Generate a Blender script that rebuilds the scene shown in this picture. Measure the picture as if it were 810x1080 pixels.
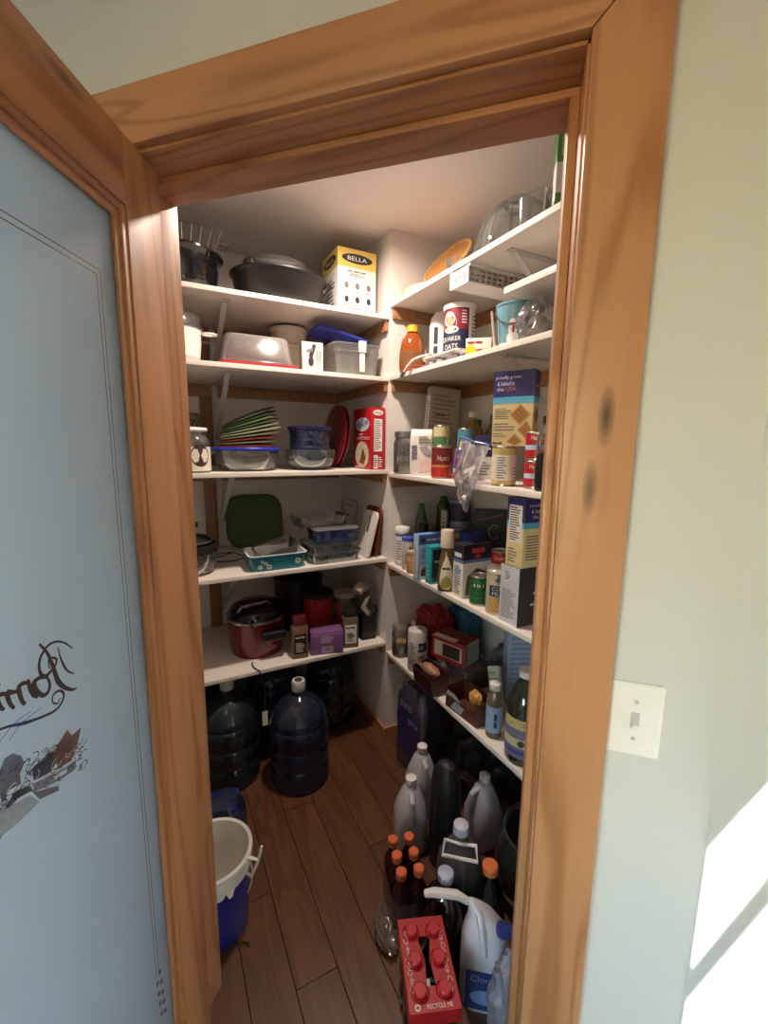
import bpy, bmesh, math, random
from mathutils import Vector, Matrix, noise

for _o in list(bpy.data.objects):
    bpy.data.objects.remove(_o, do_unlink=True)
scene = bpy.context.scene
COL = scene.collection
PI = math.pi
S = math.sqrt(.5)
def rad(a): return math.radians(a)
random.seed(7)

# ------------------------------------------------------------------ camera
EYE = Vector((0, 0, 1.55))
FPX = 455.0
pitch, roll, yaw = rad(8.8), rad(.6), rad(17.5)
Fw = Vector((-math.sin(yaw)*math.cos(pitch), math.cos(yaw)*math.cos(pitch), -math.sin(pitch)))
Rt = Vector((math.cos(yaw), math.sin(yaw), 0)); Up = Rt.cross(Fw)
Rt2 = math.cos(roll)*Rt + math.sin(roll)*Up
Up2 = -math.sin(roll)*Rt + math.cos(roll)*Up
cam = bpy.data.cameras.new('camera'); camo = bpy.data.objects.new('camera', cam); COL.objects.link(camo)
m3 = Matrix((Rt2, Up2, -Fw)).transposed()
camo.matrix_world = Matrix.Translation(EYE) @ m3.to_4x4()
cam.sensor_fit = 'VERTICAL'; cam.sensor_height = 36; cam.sensor_width = 27
cam.lens = 36*FPX/1080; cam.clip_start = .02
scene.camera = camo

# ------------------------------------------------------------------ view, world, sun
vs = scene.view_settings
vs.view_transform = 'Standard'; vs.look = 'None'; vs.gamma = 1; vs.use_curve_mapping = False
vs.exposure = 0.55
try:
    scene.cycles.transparent_max_bounces = 32
    scene.cycles.max_bounces = 10
    scene.cycles.sample_clamp_indirect = 6
except Exception: pass
world = bpy.data.worlds.new('sky'); scene.world = world; world.use_nodes = True
wn = world.node_tree.nodes; wl = world.node_tree.links
bg = wn['Background']; sky = wn.new('ShaderNodeTexSky'); sky.sky_type = 'NISHITA'
sky.sun_disc = False; sky.sun_elevation = rad(42); sky.sun_rotation = rad(216); sky.air_density = 1.6; sky.dust_density = .3; sky.ozone_density = 2.0
wl.new(sky.outputs[0], bg.inputs[0]); bg.inputs[1].default_value = 1.65
SUN_D = Vector((.55, .75, -.22)).normalized()
sun = bpy.data.lights.new('sun', 'SUN'); sun.energy = 11; sun.angle = rad(.08); sun.color = (1, .98, .95)
suno = bpy.data.objects.new('sun', sun); COL.objects.link(suno)
suno.rotation_euler = (-SUN_D).to_track_quat('Z', 'Y').to_euler(); suno.location = (-6, -8, 5)
PANTRY_LAMP_W = 13.0

# ------------------------------------------------------------------ materials
def lin(c):
    if isinstance(c, (int, float)): c = (c, c, c)
    r = []
    for x in c[:3]:
        x /= 255.0
        r.append(x/12.92 if x <= .04045 else ((x+.055)/1.055)**2.4)
    return (*r, 1)
MC = {}
def newmat(name):
    m = bpy.data.materials.new(name); m.use_nodes = True
    nt = m.node_tree
    return m, nt, nt.nodes, nt.links, nt.nodes['Principled BSDF']
def objco(nt, scale=(1, 1, 1)):
    tc = nt.nodes.new('ShaderNodeTexCoord'); mp = nt.nodes.new('ShaderNodeMapping')
    mp.inputs['Scale'].default_value = scale
    nt.links.new(tc.outputs['Object'], mp.inputs[0]); return mp.outputs[0]
def noisen(nt, vec, scale, detail=2, rough=.5, dist=0):
    n = nt.nodes.new('ShaderNodeTexNoise'); n.inputs['Scale'].default_value = scale
    n.inputs['Detail'].default_value = detail; n.inputs['Roughness'].default_value = rough
    n.inputs['Distortion'].default_value = dist
    nt.links.new(vec, n.inputs['Vector']); return n.outputs['Fac']
def math_(nt, op, a, b=None, clamp=False):
    n = nt.nodes.new('ShaderNodeMath'); n.operation = op; n.use_clamp = clamp
    for i, x in enumerate((a, b)):
        if x is None: continue
        if isinstance(x, (int, float)): n.inputs[i].default_value = x
        else: nt.links.new(x, n.inputs[i])
    return n.outputs[0]
def mixc(nt, f, a, b):
    n = nt.nodes.new('ShaderNodeMix'); n.data_type = 'RGBA'
    if isinstance(f, (int, float)): n.inputs[0].default_value = f
    else: nt.links.new(f, n.inputs[0])
    for i, x in ((6, a), (7, b)):
        if isinstance(x, tuple): n.inputs[i].default_value = x
        else: nt.links.new(x, n.inputs[i])
    return n.outputs[2]
def bumpn(nt, h, strength, dist=.002):
    b = nt.nodes.new('ShaderNodeBump'); b.inputs['Strength'].default_value = strength
    b.inputs['Distance'].default_value = dist; nt.links.new(h, b.inputs['Height']); return b.outputs[0]

def pm(c, rough=.5, metal=0, var=.10, ns=30, bump=0, coat=0, spec=.5):
    """plain painted / printed / plastic surface with slight uneven tone"""
    c = c if isinstance(c, tuple) else (c, c, c)
    key = ('pm', c, rough, metal, var, ns, bump, coat, spec)
    if key in MC: return MC[key]
    m, nt, N, L, b = newmat('surface_%d_%d_%d' % c)
    col = lin(c); vec = objco(nt)
    n = noisen(nt, vec, ns, 3)
    d = tuple(x*(1-var) for x in col[:3])+(1,); l = tuple(min(1, x*(1+var)) for x in col[:3])+(1,)
    L.new(mixc(nt, n, d, l), b.inputs['Base Color'])
    b.inputs['Roughness'].default_value = rough; b.inputs['Metallic'].default_value = metal
    b.inputs['Coat Weight'].default_value = coat; b.inputs['Specular IOR Level'].default_value = spec
    if bump: L.new(bumpn(nt, n, bump), b.inputs['Normal'])
    MC[key] = m; return m

def thin(c, rough=.03, base=.05, haze=0., ior=1.45):
    """clear glass or plastic wall: lets light straight through, mirrors at grazing angles, optional milky haze"""
    key = ('thin', c, rough, base, haze, ior)
    if key in MC: return MC[key]
    m, nt, N, L, b = newmat('clear_%d_%d_%d' % c)
    col = lin(c); out = N['Material Output']
    tr = N.new('ShaderNodeBsdfTransparent'); gl = N.new('ShaderNodeBsdfGlossy')
    vec = objco(nt); n = noisen(nt, vec, 25, 2)
    L.new(mixc(nt, n, tuple(x*.94 for x in col[:3])+(1,), col), tr.inputs[0])
    gl.inputs['Roughness'].default_value = rough
    fr = N.new('ShaderNodeFresnel'); fr.inputs[0].default_value = ior
    f = math_(nt, 'ADD', fr.outputs[0], base, True)
    mx = N.new('ShaderNodeMixShader'); L.new(f, mx.inputs[0]); L.new(tr.outputs[0], mx.inputs[1]); L.new(gl.outputs[0], mx.inputs[2])
    last = mx.outputs[0]
    if haze:
        df = N.new('ShaderNodeBsdfDiffuse'); df.inputs[0].default_value = tuple(min(1, x*.9+.05) for x in col[:3])+(1,)
        tl = N.new('ShaderNodeBsdfTranslucent'); tl.inputs[0].default_value = df.inputs[0].default_value
        ad = N.new('ShaderNodeMixShader'); ad.inputs[0].default_value = .5
        L.new(df.outputs[0], ad.inputs[1]); L.new(tl.outputs[0], ad.inputs[2])
        m2 = N.new('ShaderNodeMixShader'); m2.inputs[0].default_value = haze
        L.new(last, m2.inputs[1]); L.new(ad.outputs[0], m2.inputs[2]); last = m2.outputs[0]
    L.new(last, out.inputs[0])
    MC[key] = m; return m

def woodm(name, light, dark, axis=2, band=24, across=5.5, along=.7, rough=.45, knots=True, fine=.3, coat=.06):
    if name in MC: return MC[name]
    m, nt, N, L, b = newmat(name)
    sc = [across]*3; sc[axis] = along
    vec = objco(nt, tuple(sc))
    n = noisen(nt, vec, 1.0, 2.5, .45, .3)
    s = math_(nt, 'SINE', math_(nt, 'MULTIPLY', n, band*PI))
    s = math_(nt, 'MULTIPLY', math_(nt, 'ADD', s, 1), .5)
    s = math_(nt, 'POWER', s, 3.5)
    sc2 = [160]*3; sc2[axis] = 5
    fn = noisen(nt, objco(nt, tuple(sc2)), 1, 3, .6)
    fac = math_(nt, 'ADD', math_(nt, 'MULTIPLY', s, .62), math_(nt, 'MULTIPLY', fn, fine), True)
    big = noisen(nt, objco(nt, (1.3, 1.3, 1.3)), 1.4, 2)
    fac = math_(nt, 'ADD', fac, math_(nt, 'MULTIPLY', math_(nt, 'SUBTRACT', big, .5), .6), True)
    col = mixc(nt, fac, lin(light), lin(dark))
    if knots:
        sc3 = [10]*3; sc3[axis] = 2.6
        vo = N.new('ShaderNodeTexVoronoi'); vo.inputs['Scale'].default_value = 1
        L.new(objco(nt, tuple(sc3)), vo.inputs['Vector'])
        k = math_(nt, 'SUBTRACT', 1, math_(nt, 'DIVIDE', vo.outputs['Distance'], .12), True)
        col = mixc(nt, math_(nt, 'POWER', k, .8), col, lin(tuple(int(x*.38) for x in dark)))
    L.new(col, b.inputs['Base Color']); b.inputs['Roughness'].default_value = rough
    b.inputs['Coat Weight'].default_value = coat; b.inputs['Coat Roughness'].default_value = .25
    L.new(bumpn(nt, fn, .12, .001), b.inputs['Normal'])
    MC[name] = m; return m

CAS = dict(light=(188, 136, 94), dark=(148, 96, 58))
WV = woodm('casing_wood_upright', axis=2, **CAS)
WX = woodm('casing_wood_level', axis=0, **CAS)
DV = woodm('door_wood_upright', (186, 132, 90), (146, 94, 58), axis=2, band=14)
DX = woodm('door_wood_level', (176, 120, 82), (136, 86, 54), axis=0, band=14)
CLEAT = woodm('cleat_wood', (170, 124, 86), (140, 96, 62), axis=0, knots=False)
CLEATY = woodm('cleat_wood_y', (196, 142, 92), (166, 108, 62), axis=1, knots=False)
POSTW = woodm('post_wood', (150, 104, 66), (120, 80, 48), axis=2, knots=False)

def wallpaint(name, c, rough=.5, var=.025):
    m, nt, N, L, b = newmat(name)
    vec = objco(nt); n = noisen(nt, vec, 1.2, 3); f = noisen(nt, vec, 180, 3)
    col = lin(c)
    L.new(mixc(nt, n, tuple(x*(1-var) for x in col[:3])+(1,), tuple(min(1, x*(1+var)) for x in col[:3])+(1,)), b.inputs['Base Color'])
    b.inputs['Roughness'].default_value = rough
    L.new(bumpn(nt, f, .06, .0008), b.inputs['Normal']); return m
SAGE = wallpaint('sage_wall_paint', (205, 207, 204), .42)
PWHITE = wallpaint('pantry_white_paint', (226, 220, 214), .6)
CEILW = wallpaint('ceiling_paint', (224, 216, 210), .7)
SHELFW = wallpaint('shelf_white_paint', (230, 222, 212), .42, .05)

def floorm():
    m, nt, N, L, b = newmat('walnut_plank')
    oi = N.new('ShaderNodeObjectInfo')
    tc = N.new('ShaderNodeTexCoord'); mp = N.new('ShaderNodeMapping'); mp.inputs['Scale'].default_value = (1.2, 9, 9)
    cb = N.new('ShaderNodeCombineXYZ'); r = math_(nt, 'MULTIPLY', oi.outputs['Random'], 40)
    for i in range(3): L.new(r, cb.inputs[i])
    ad = N.new('ShaderNodeVectorMath'); ad.operation = 'ADD'
    L.new(tc.outputs['Object'], mp.inputs[0]); L.new(mp.outputs[0], ad.inputs[0]); L.new(cb.outputs[0], ad.inputs[1])
    n = noisen(nt, ad.outputs[0], 1, 3, .55, .6)
    s = math_(nt, 'MULTIPLY', math_(nt, 'ADD', math_(nt, 'SINE', math_(nt, 'MULTIPLY', n, 38)), 1), .5)
    f = math_(nt, 'ADD', math_(nt, 'MULTIPLY', s, .45), math_(nt, 'MULTIPLY', n, .5), True)
    c = mixc(nt, f, lin((112, 72, 46)), lin((74, 44, 28)))
    c2 = mixc(nt, math_(nt, 'MULTIPLY', oi.outputs['Random'], .5), c, lin((84, 56, 38)))
    L.new(c2, b.inputs['Base Color']); b.inputs['Roughness'].default_value = .36
    mp2 = N.new('ShaderNodeMapping'); mp2.inputs['Scale'].default_value = (4, 130, 130); L.new(tc.outputs['Object'], mp2.inputs[0])
    fn = noisen(nt, mp2.outputs[0], 1, 2)
    L.new(bumpn(nt, fn, .35, .0015), b.inputs['Normal']); return m
FLOORM = floorm()

def frosted():
    m, nt, N, L, b = newmat('frosted_glass')
    out = N['Material Output']; vec = objco(nt); n = noisen(nt, vec, 3, 2); f = noisen(nt, vec, 500, 2)
    rf = N.new('ShaderNodeBsdfRefraction'); rf.inputs['Roughness'].default_value = .4; rf.inputs['IOR'].default_value = 1.02
    L.new(mixc(nt, n, lin((226, 236, 246)), lin((230, 239, 248))), rf.inputs[0])
    tl = N.new('ShaderNodeBsdfTranslucent'); tl.inputs[0].default_value = lin((222, 233, 245))
    df = N.new('ShaderNodeBsdfDiffuse'); df.inputs[0].default_value = lin((196, 206, 214))
    gl = N.new('ShaderNodeBsdfGlossy'); gl.inputs['Roughness'].default_value = .38
    a = N.new('ShaderNodeMixShader'); a.inputs[0].default_value = .6; L.new(rf.outputs[0], a.inputs[1]); L.new(tl.outputs[0], a.inputs[2])
    c = N.new('ShaderNodeMixShader'); c.inputs[0].default_value = .1; L.new(a.outputs[0], c.inputs[1]); L.new(df.outputs[0], c.inputs[2])
    fr = N.new('ShaderNodeFresnel'); fr.inputs[0].default_value = 1.5
    d = N.new('ShaderNodeMixShader'); L.new(math_(nt, 'MULTIPLY', fr.outputs[0], 1.0), d.inputs[0]); L.new(c.outputs[0], d.inputs[1]); L.new(gl.outputs[0], d.inputs[2])
    bp = bumpn(nt, f, .1, .0005); L.new(bp, gl.inputs['Normal'])
    L.new(d.outputs[0], out.inputs[0]); return m
FROST = frosted()

GLASS = thin((250, 252, 251), .03, .05, .05); GLASSG = thin((246, 251, 248), .03, .05, .05)
CLEARP = thin((250, 250, 248), .12, .03, .16); CLEARP2 = thin((250, 250, 250), .1, .06, .06)
FILM = thin((235, 235, 240), .16, .10, .10); WRAP = thin((222, 222, 228), .2, .10, .14)
CHROME = pm((205, 205, 205), .18, 1, .03); STEEL = pm((170, 168, 165), .3, 1, .05); WIRE = pm((150, 148, 142), .3, 1, .05)
BRKT = pm((196, 194, 190), .4, 0, .04)
BLACKE = pm((22, 22, 24), .12, 0, .2, coat=.6); BLACKM = pm((26, 24, 25), .45, 0, .12); BLACKP = pm((20, 19, 20), .4)
WHITEP = pm((232, 228, 222), .4, 0, .03); CREAM = pm((214, 204, 184), .5, 0, .05); WHITEC = pm((236, 234, 230), .3, 0, .03, coat=.4)
PAPER = pm((228, 224, 218), .6, 0, .03); INK = pm((48, 44, 46), .6, 0, .05); GREYINK = pm((120, 116, 114), .6, 0, .05)
RED = pm((170, 22, 30), .4); DKRED = pm((104, 20, 26), .35); NAVY = pm((36, 38, 96), .45); BLUE = pm((30, 60, 150), .4)
ROYAL = pm((40, 52, 140), .35); TEAL = pm((22, 112, 126), .35); GREEN = pm((46, 110, 52), .45); YEL = pm((224, 190, 96), .45)
GOLD = pm((190, 160, 90), .45); ORANGE = pm((212, 112, 58), .4); PURPLE = pm((122, 82, 130), .4); BROWN = pm((92, 56, 40), .5)
KRAFT = pm((178, 150, 120), .65); LTBLUE = pm((150, 190, 226), .5); SKYB = pm((88, 176, 216), .5); TAN = pm((222, 202, 152), .5)
TINM = pm((190, 186, 176), .28, 1, .04)

# ------------------------------------------------------------------ mesh helpers
class MB:
    def __init__(s): s.v = []; s.f = []
    def add(s, vs_, fs):
        o = len(s.v); s.v += [tuple(p) for p in vs_]; s.f += [tuple(i+o for i in q) for q in fs]; return s
    def box(s, x0, x1, y0, y1, z0, z1):
        return s.add([(x0,y0,z0),(x1,y0,z0),(x1,y1,z0),(x0,y1,z0),(x0,y0,z1),(x1,y0,z1),(x1,y1,z1),(x0,y1,z1)],
                     [(0,3,2,1),(4,5,6,7),(0,1,5,4),(1,2,6,5),(2,3,7,6),(3,0,4,7)])
    def lathe(s, prof, n=28, sx=1, sy=1, c=(0, 0)):
        vs_ = []; rows = []
        for r, z in prof:
            if r < 1e-6: rows.append([len(vs_)]); vs_.append((c[0], c[1], z))
            else:
                rows.append(list(range(len(vs_), len(vs_)+n)))
                vs_ += [(c[0]+r*sx*math.cos(2*PI*i/n), c[1]+r*sy*math.sin(2*PI*i/n), z) for i in range(n)]
        fs = []
        for a, b in zip(rows, rows[1:]):
            for i in range(n):
                j = (i+1) % n
                if len(a) == 1 and len(b) == 1: continue
                if len(a) == 1: fs.append((a[0], b[j], b[i]))
                elif len(b) == 1: fs.append((a[i], a[j], b[0]))
                else: fs.append((a[i], a[j], b[j], b[i]))
        return s.add(vs_, fs)
    def loft(s, secs, cap0=True, cap1=True):
        n = len(secs[0][0]); vs_ = []; fs = []
        for pts, z in secs:
            vs_ += [(p[0], p[1], z if len(p) == 2 else p[2]) for p in pts]
        for k in range(len(secs)-1):
            for i in range(n):
                j = (i+1) % n; a = k*n; b = a+n
                fs.append((a+i, a+j, b+j, b+i))
        if cap0: fs.append(tuple(reversed(range(n))))
        if cap1: fs.append(tuple(range((len(secs)-1)*n, len(secs)*n)))
        return s.add(vs_, fs)
    def tube(s, pts, r, n=8, closed=False):
        pts = [Vector(p) for p in pts]; m = len(pts); rs = r if isinstance(r, (list, tuple)) else [r]*m
        vs_ = []; nrm = None
        for i, p in enumerate(pts):
            a = pts[(i-1) % m] if (closed or i > 0) else p
            b = pts[(i+1) % m] if (closed or i < m-1) else p
            t = (b-a).normalized()
            if nrm is None:
                nrm = t.orthogonal().normalized()
            else:
                nrm = (nrm - t*nrm.dot(t))
                nrm = nrm.normalized() if nrm.length > 1e-6 else t.orthogonal().normalized()
            bn = t.cross(nrm)
            vs_ += [p + rs[i]*(math.cos(2*PI*k/n)*nrm + math.sin(2*PI*k/n)*bn) for k in range(n)]
        fs = []
        for i in range(m if closed else m-1):
            j = (i+1) % m
            for k in range(n):
                l = (k+1) % n; fs.append((i*n+k, i*n+l, j*n+l, j*n+k))
        if not closed: fs += [tuple(reversed(range(n))), tuple(range((m-1)*n, m*n))]
        return s.add(vs_, fs)
    def prism(s, poly, z0, z1):
        return s.loft([(poly, z0), (poly, z1)])
    def xf(s, M):
        s.v = [tuple(M @ Vector(p)) for p in s.v]; return s
def rr(w, d, r, n=5, cx=0, cy=0):
    r = min(r, w/2-1e-4, d/2-1e-4); out = []
    for qx, qy, a0 in ((1, 1, 0), (-1, 1, 90), (-1, -1, 180), (1, -1, 270)):
        for k in range(n+1):
            a = rad(a0+90*k/n); out.append((cx+qx*(w/2-r)+r*math.cos(a), cy+qy*(d/2-r)+r*math.sin(a)))
    return out
def ell(a, b, n=28, cx=0, cy=0): return [(cx+a*math.cos(2*PI*i/n), cy+b*math.sin(2*PI*i/n)) for i in range(n)]
def T(x=0, y=0, z=0): return Matrix.Translation((x, y, z))
def RX(a): return Matrix.Rotation(rad(a), 4, 'X')
def RY(a): return Matrix.Rotation(rad(a), 4, 'Y')
def RZ(a): return Matrix.Rotation(rad(a), 4, 'Z')

def W(u, v, z): return Vector((S*(v-u), S*(u+v), z))
def mesh_obj(name, mb, mat, bevel=0, smooth=True, segs=2):
    me = bpy.data.meshes.new(name); me.from_pydata(mb.v, [], mb.f)
    bm = bmesh.new(); bm.from_mesh(me)
    bmesh.ops.recalc_face_normals(bm, faces=bm.faces)
    if bevel:
        bmesh.ops.bevel(bm, geom=[e for e in bm.edges if len(e.link_faces) == 2 and e.calc_face_angle(0) > .5], offset=bevel, segments=segs, affect='EDGES', profile=.6)
    bm.to_mesh(me); bm.free()
    if smooth:
        me.shade_smooth(); me.set_sharp_from_angle(angle=rad(38))
    if mat: me.materials.append(mat)
    o = bpy.data.objects.new(name, me); COL.objects.link(o); return o
def part(name, mb, mat, parent, bevel=0, smooth=True, label=None, kind=None):
    o = mesh_obj(name, mb, mat, bevel, smooth); o.parent = parent
    if label: o['label'] = label
    if kind: o['kind'] = kind
    return o
def tag(o, label, cat, group=None, kind=None):
    o['label'] = label; o['category'] = cat
    if group: o['group'] = group
    if kind: o['kind'] = kind
    return o
def place(o, u, v, z, rot=45, tilt=(0, 0)):
    o.location = W(u, v, z); o.rotation_euler = (rad(tilt[0]), rad(tilt[1]), rad(rot)); return o
def solo(name, label, cat, mb, mat, u, v, z, rot=45, bevel=0, group=None, tilt=(0, 0), smooth=True):
    return tag(place(mesh_obj(name, mb, mat, bevel, smooth), u, v, z, rot, tilt), label, cat, group)
def empty(name, label, cat, u, v, z, rot=45, group=None, tilt=(0, 0)):
    o = bpy.data.objects.new(name, None); o.empty_display_size = .05; COL.objects.link(o)
    return tag(place(o, u, v, z, rot, tilt), label, cat, group)
def struct(name, mb, mat, parent=None, label=None, bevel=0):
    o = mesh_obj(name, mb, mat, bevel)
    if parent: o.parent = parent
    else: o['kind'] = 'structure'
    if label: o['label'] = label
    return o
def copy_tree(o, parent=None):
    c = o.copy(); COL.objects.link(c); c.parent = parent
    for ch in list(o.children): copy_tree(ch, c)
    return c

# print on flat-sided cartons: fractional coordinates of the face seen from outside
DIM = {}
def fmap(o, face):
    w, d, h = DIM[o.name]
    return {'f': lambda a, b, e: (-w/2+a*w, -d/2-e, b*h), 'r': lambda a, b, e: (w/2+e, -d/2+a*d, b*h),
            'l': lambda a, b, e: (-w/2-e, d/2-a*d, b*h), 't': lambda a, b, e: (-w/2+a*w, -d/2+b*d, h+e),
            'b': lambda a, b, e: (w/2-a*w, d/2+e, b*h)}[face], {'f': (w, h), 'r': (d, h), 'l': (d, h), 't': (w, d), 'b': (w, h)}[face]
def carton(name, label, cat, u, v, z, rot, w, d, h, mat, group=None, tilt=(0, 0), bevel=.0015):
    o = solo(name, label, cat, MB().box(-w/2, w/2, -d/2, d/2, 0, h), mat, u, v, z, rot, bevel, group, tilt)
    DIM[o.name] = (w, d, h); return o
def pan(o, face, a0, a1, b0, b1, mat, name='printed_panel', e=.0006):
    g, _ = fmap(o, face)
    return part(name, MB().add([g(a0, b0, e), g(a1, b0, e), g(a1, b1, e), g(a0, b1, e)], [(0, 1, 2, 3)]), mat, o, smooth=False)
def poly(o, face, pts, mat, name='printed_shape', e=.0009):
    g, _ = fmap(o, face)
    return part(name, MB().add([g(a, b, e) for a, b in pts], [tuple(range(len(pts)))]), mat, o, smooth=False)
def disc(o, face, ca, cb, ra, rb, mat, name='printed_oval', e=.0009):
    return poly(o, face, [(ca+ra*math.cos(2*PI*i/20), cb+rb*math.sin(2*PI*i/20)) for i in range(20)], mat, name, e)
def lines(o, face, a0, a1, b0, b1, n, mat, name='fine_print', e=.0009, seed=1):
    g, _ = fmap(o, face); mb = MB(); rnd = random.Random(seed)
    st = (b1-b0)/n
    for i in range(n):
        y = b1-(i+.5)*st; x1 = a0+(a1-a0)*rnd.uniform(.6, 1)
        mb.add([g(a0, y-st*.22, e), g(x1, y-st*.22, e), g(x1, y+st*.22, e), g(a0, y+st*.22, e)], [(0, 1, 2, 3)])
    return part(name, mb, mat, o, smooth=False)
TXT = {}
def text_geo(s, shear=0):
    if (s, shear) in TXT: return TXT[(s, shear)]
    if s[0] == '#':                       # print too small to read: a row of word-shaped blocks
        n = int(s[1:]); vs_ = []; fs = []; rn = random.Random(n); xs = [0]
        for i in range(n): xs.append(xs[-1]+rn.uniform(.6, 1.2))
        for i in range(n):
            a, b = xs[i]/xs[-1]-.5, (xs[i+1]-.16)/xs[-1]-.5
            vs_ += [(a, -.35), (b, -.35), (b, .35), (a, .35)]; fs.append((4*i, 4*i+1, 4*i+2, 4*i+3))
        TXT[(s, shear)] = (vs_, fs); return TXT[(s, shear)]
    cu_ = bpy.data.curves.new('t', 'FONT'); cu_.body = s; cu_.align_x = 'CENTER'; cu_.align_y = 'CENTER'; cu_.resolution_u = 2; cu_.shear = shear
    ob = bpy.data.objects.new('t', cu_); COL.objects.link(ob)
    dg = bpy.context.evaluated_depsgraph_get()
    me = bpy.data.meshes.new_from_object(ob.evaluated_get(dg))
    vs_ = [tuple(p.co) for p in me.vertices]; fs = [tuple(p.vertices) for p in me.polygons]
    xs = [p[0] for p in vs_] or [0]; ys = [p[1] for p in vs_] or [0]
    mx, my = (min(xs)+max(xs))/2, (min(ys)+max(ys))/2; w = (max(xs)-min(xs)) or 1; hh = (max(ys)-min(ys)) or 1
    vs_ = [((p[0]-mx)/w, (p[1]-my)/hh) for p in vs_]
    bpy.data.objects.remove(ob); bpy.data.curves.remove(cu_); bpy.data.meshes.remove(me)
    TXT[(s, shear)] = (vs_, fs); return TXT[(s, shear)]
def txt(o, face, s, ca, cb, wa, hb, mat, shear=0, rot=0, e=.0013, name='lettering'):
    """lettering centred at (ca,cb), filling wa x hb (fractions of the face), turned by rot degrees"""
    g, (fw, fh) = fmap(o, face); vs_, fs = text_geo(s, shear); c, sn = math.cos(rad(rot)), math.sin(rad(rot)); out = []
    for x, y in vs_:
        X, Y = x*wa*fw, y*hb*fh
        out.append(g(ca+(X*c-Y*sn)/fw, cb+(X*sn+Y*c)/fh, e))
    return part(name, MB().add(out, fs), mat, o, smooth=False)
# print on round containers: angle (deg) from the local front, positive to the right
def cpan(o, r, a0, a1, z0, z1, mat, name='paper_label', e=.0006, r1=None):
    n = max(2, int(abs(a1-a0)/10)); mb = MB(); vs_ = []; r1 = r if r1 is None else r1
    for i in range(n+1):
        a = rad(a0+(a1-a0)*i/n)
        vs_ += [((r+e)*math.sin(a), -(r+e)*math.cos(a), z0), ((r1+e)*math.sin(a), -(r1+e)*math.cos(a), z1)]
    return part(name, mb.add(vs_, [(2*i, 2*i+2, 2*i+3, 2*i+1) for i in range(n)]), mat, o)
def cdisc(o, r, a, z, ra, rz, mat, name='printed_oval', e=.001):
    vs_ = [(0, 0)]+[(math.cos(2*PI*i/20), math.sin(2*PI*i/20)) for i in range(20)]
    out = [((r+e)*math.sin(rad(a)+x*ra/r), -(r+e)*math.cos(rad(a)+x*ra/r), z+y*rz) for x, y in vs_]
    return part(name, MB().add(out, [(0, i+1, (i+1) % 20+1) for i in range(20)]), mat, o, smooth=False)
def ctxt(o, r, a, z, s, w, h, mat, shear=0, vert=False, e=.0014, name='lettering'):
    vs_, fs = text_geo(s, shear); out = []
    for x, y in vs_:
        X, Y = (x*w, y*h) if not vert else (-y*h, x*w)
        t = rad(a)+X/r; out.append(((r+e)*math.sin(t), -(r+e)*math.cos(t), z+Y))
    return part(name, MB().add(out, fs), mat, o, smooth=False)
def clines(o, r, a0, a1, z0, z1, n, mat, e=.001):
    mb = MB(); st = (z1-z0)/n; rnd = random.Random(n)
    for i in range(n):
        z = z1-(i+.5)*st; aa = a0+(a1-a0)*rnd.uniform(.6, 1); k = 4; vs_ = []
        for j in range(k+1):
            a = rad(a0+(aa-a0)*j/k); x, y = (r+e)*math.sin(a), -(r+e)*math.cos(a)
            vs_ += [(x, y, z-st*.2), (x, y, z+st*.2)]
        mb.add(vs_, [(2*j, 2*j+2, 2*j+3, 2*j+1) for j in range(k)])
    return part('fine_print', mb, mat, o, smooth=False)

# ------------------------------------------------------------------ the place: key sizes (metres)
CU, CV = 1.869, .993            # convex corner of the boxed-in wall, front line of both shelf runs
UB, VB = 2.48, 1.42             # back walls of the left and right shelf bays
VL0, UR0 = -.49, .32            # far ends of the shelf runs
CEIL = 2.515
ZL = [0, 2.146, 1.868, 1.431, .988, .538]
ZR = [0, 2.198, 1.872, 1.416, .962, .487]
WY0, WY1 = .695, .842           # door wall faces
OX0, OX1, OZ = -.755, .052, 2.068

# ------------------------------------------------------------------ structure
def ubox(mb, u0, u1, v0, v1, z0, z1):
    q = [W(u0, v0, 0), W(u0, v1, 0), W(u1, v1, 0), W(u1, v0, 0)]
    pts = [(p.x, p.y) for p in q]
    return mb.loft([(pts, z0), (pts, z1)])
struct('wall_doorway', MB().box(-1.95, OX0-.012, WY0, WY1, 0, CEIL).box(OX1+.012, 1.35, WY0, WY1, 0, CEIL).box(OX0-.012, OX1+.012, WY0, WY1, OZ+.012, CEIL), SAGE)
struct('wall_pantry_back', ubox(MB(), UB, UB+.1, -.6, CV, 0, CEIL), PWHITE)
struct('wall_pantry_left', ubox(MB(), 1.6, UB, -.6, -.5, 0, CEIL), PWHITE)
struct('wall_pantry_corner', ubox(MB(), CU, UB+.1, CV, VB+.1, 0, CEIL), PWHITE)
struct('wall_pantry_right', ubox(MB(), -.3, CU, VB, VB+.1, 0, CEIL), PWHITE)
# kitchen walls: 45 degrees either side of the doorway
Aw = Vector((.30, WY0, 0)); tw = Vector((S, -S, 0)); nw = Vector((S, S, 0))
def kwall(mb, s0, s1, n0, n1, z0, z1):   # s along the sunlit wall, n outward from it
    q = [Aw+tw*s0+nw*n0, Aw+tw*s1+nw*n0, Aw+tw*s1+nw*n1, Aw+tw*s0+nw*n1]
    pts = [(p.x, p.y) for p in q]; return mb.loft([(pts, z0), (pts, z1)])
DEPTH = 4.0
SL = -1.10                      # s of the kitchen's left wall
struct('wall_right', kwall(MB(), 0, 4.0, 0, .1, 0, CEIL), SAGE)
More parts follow.
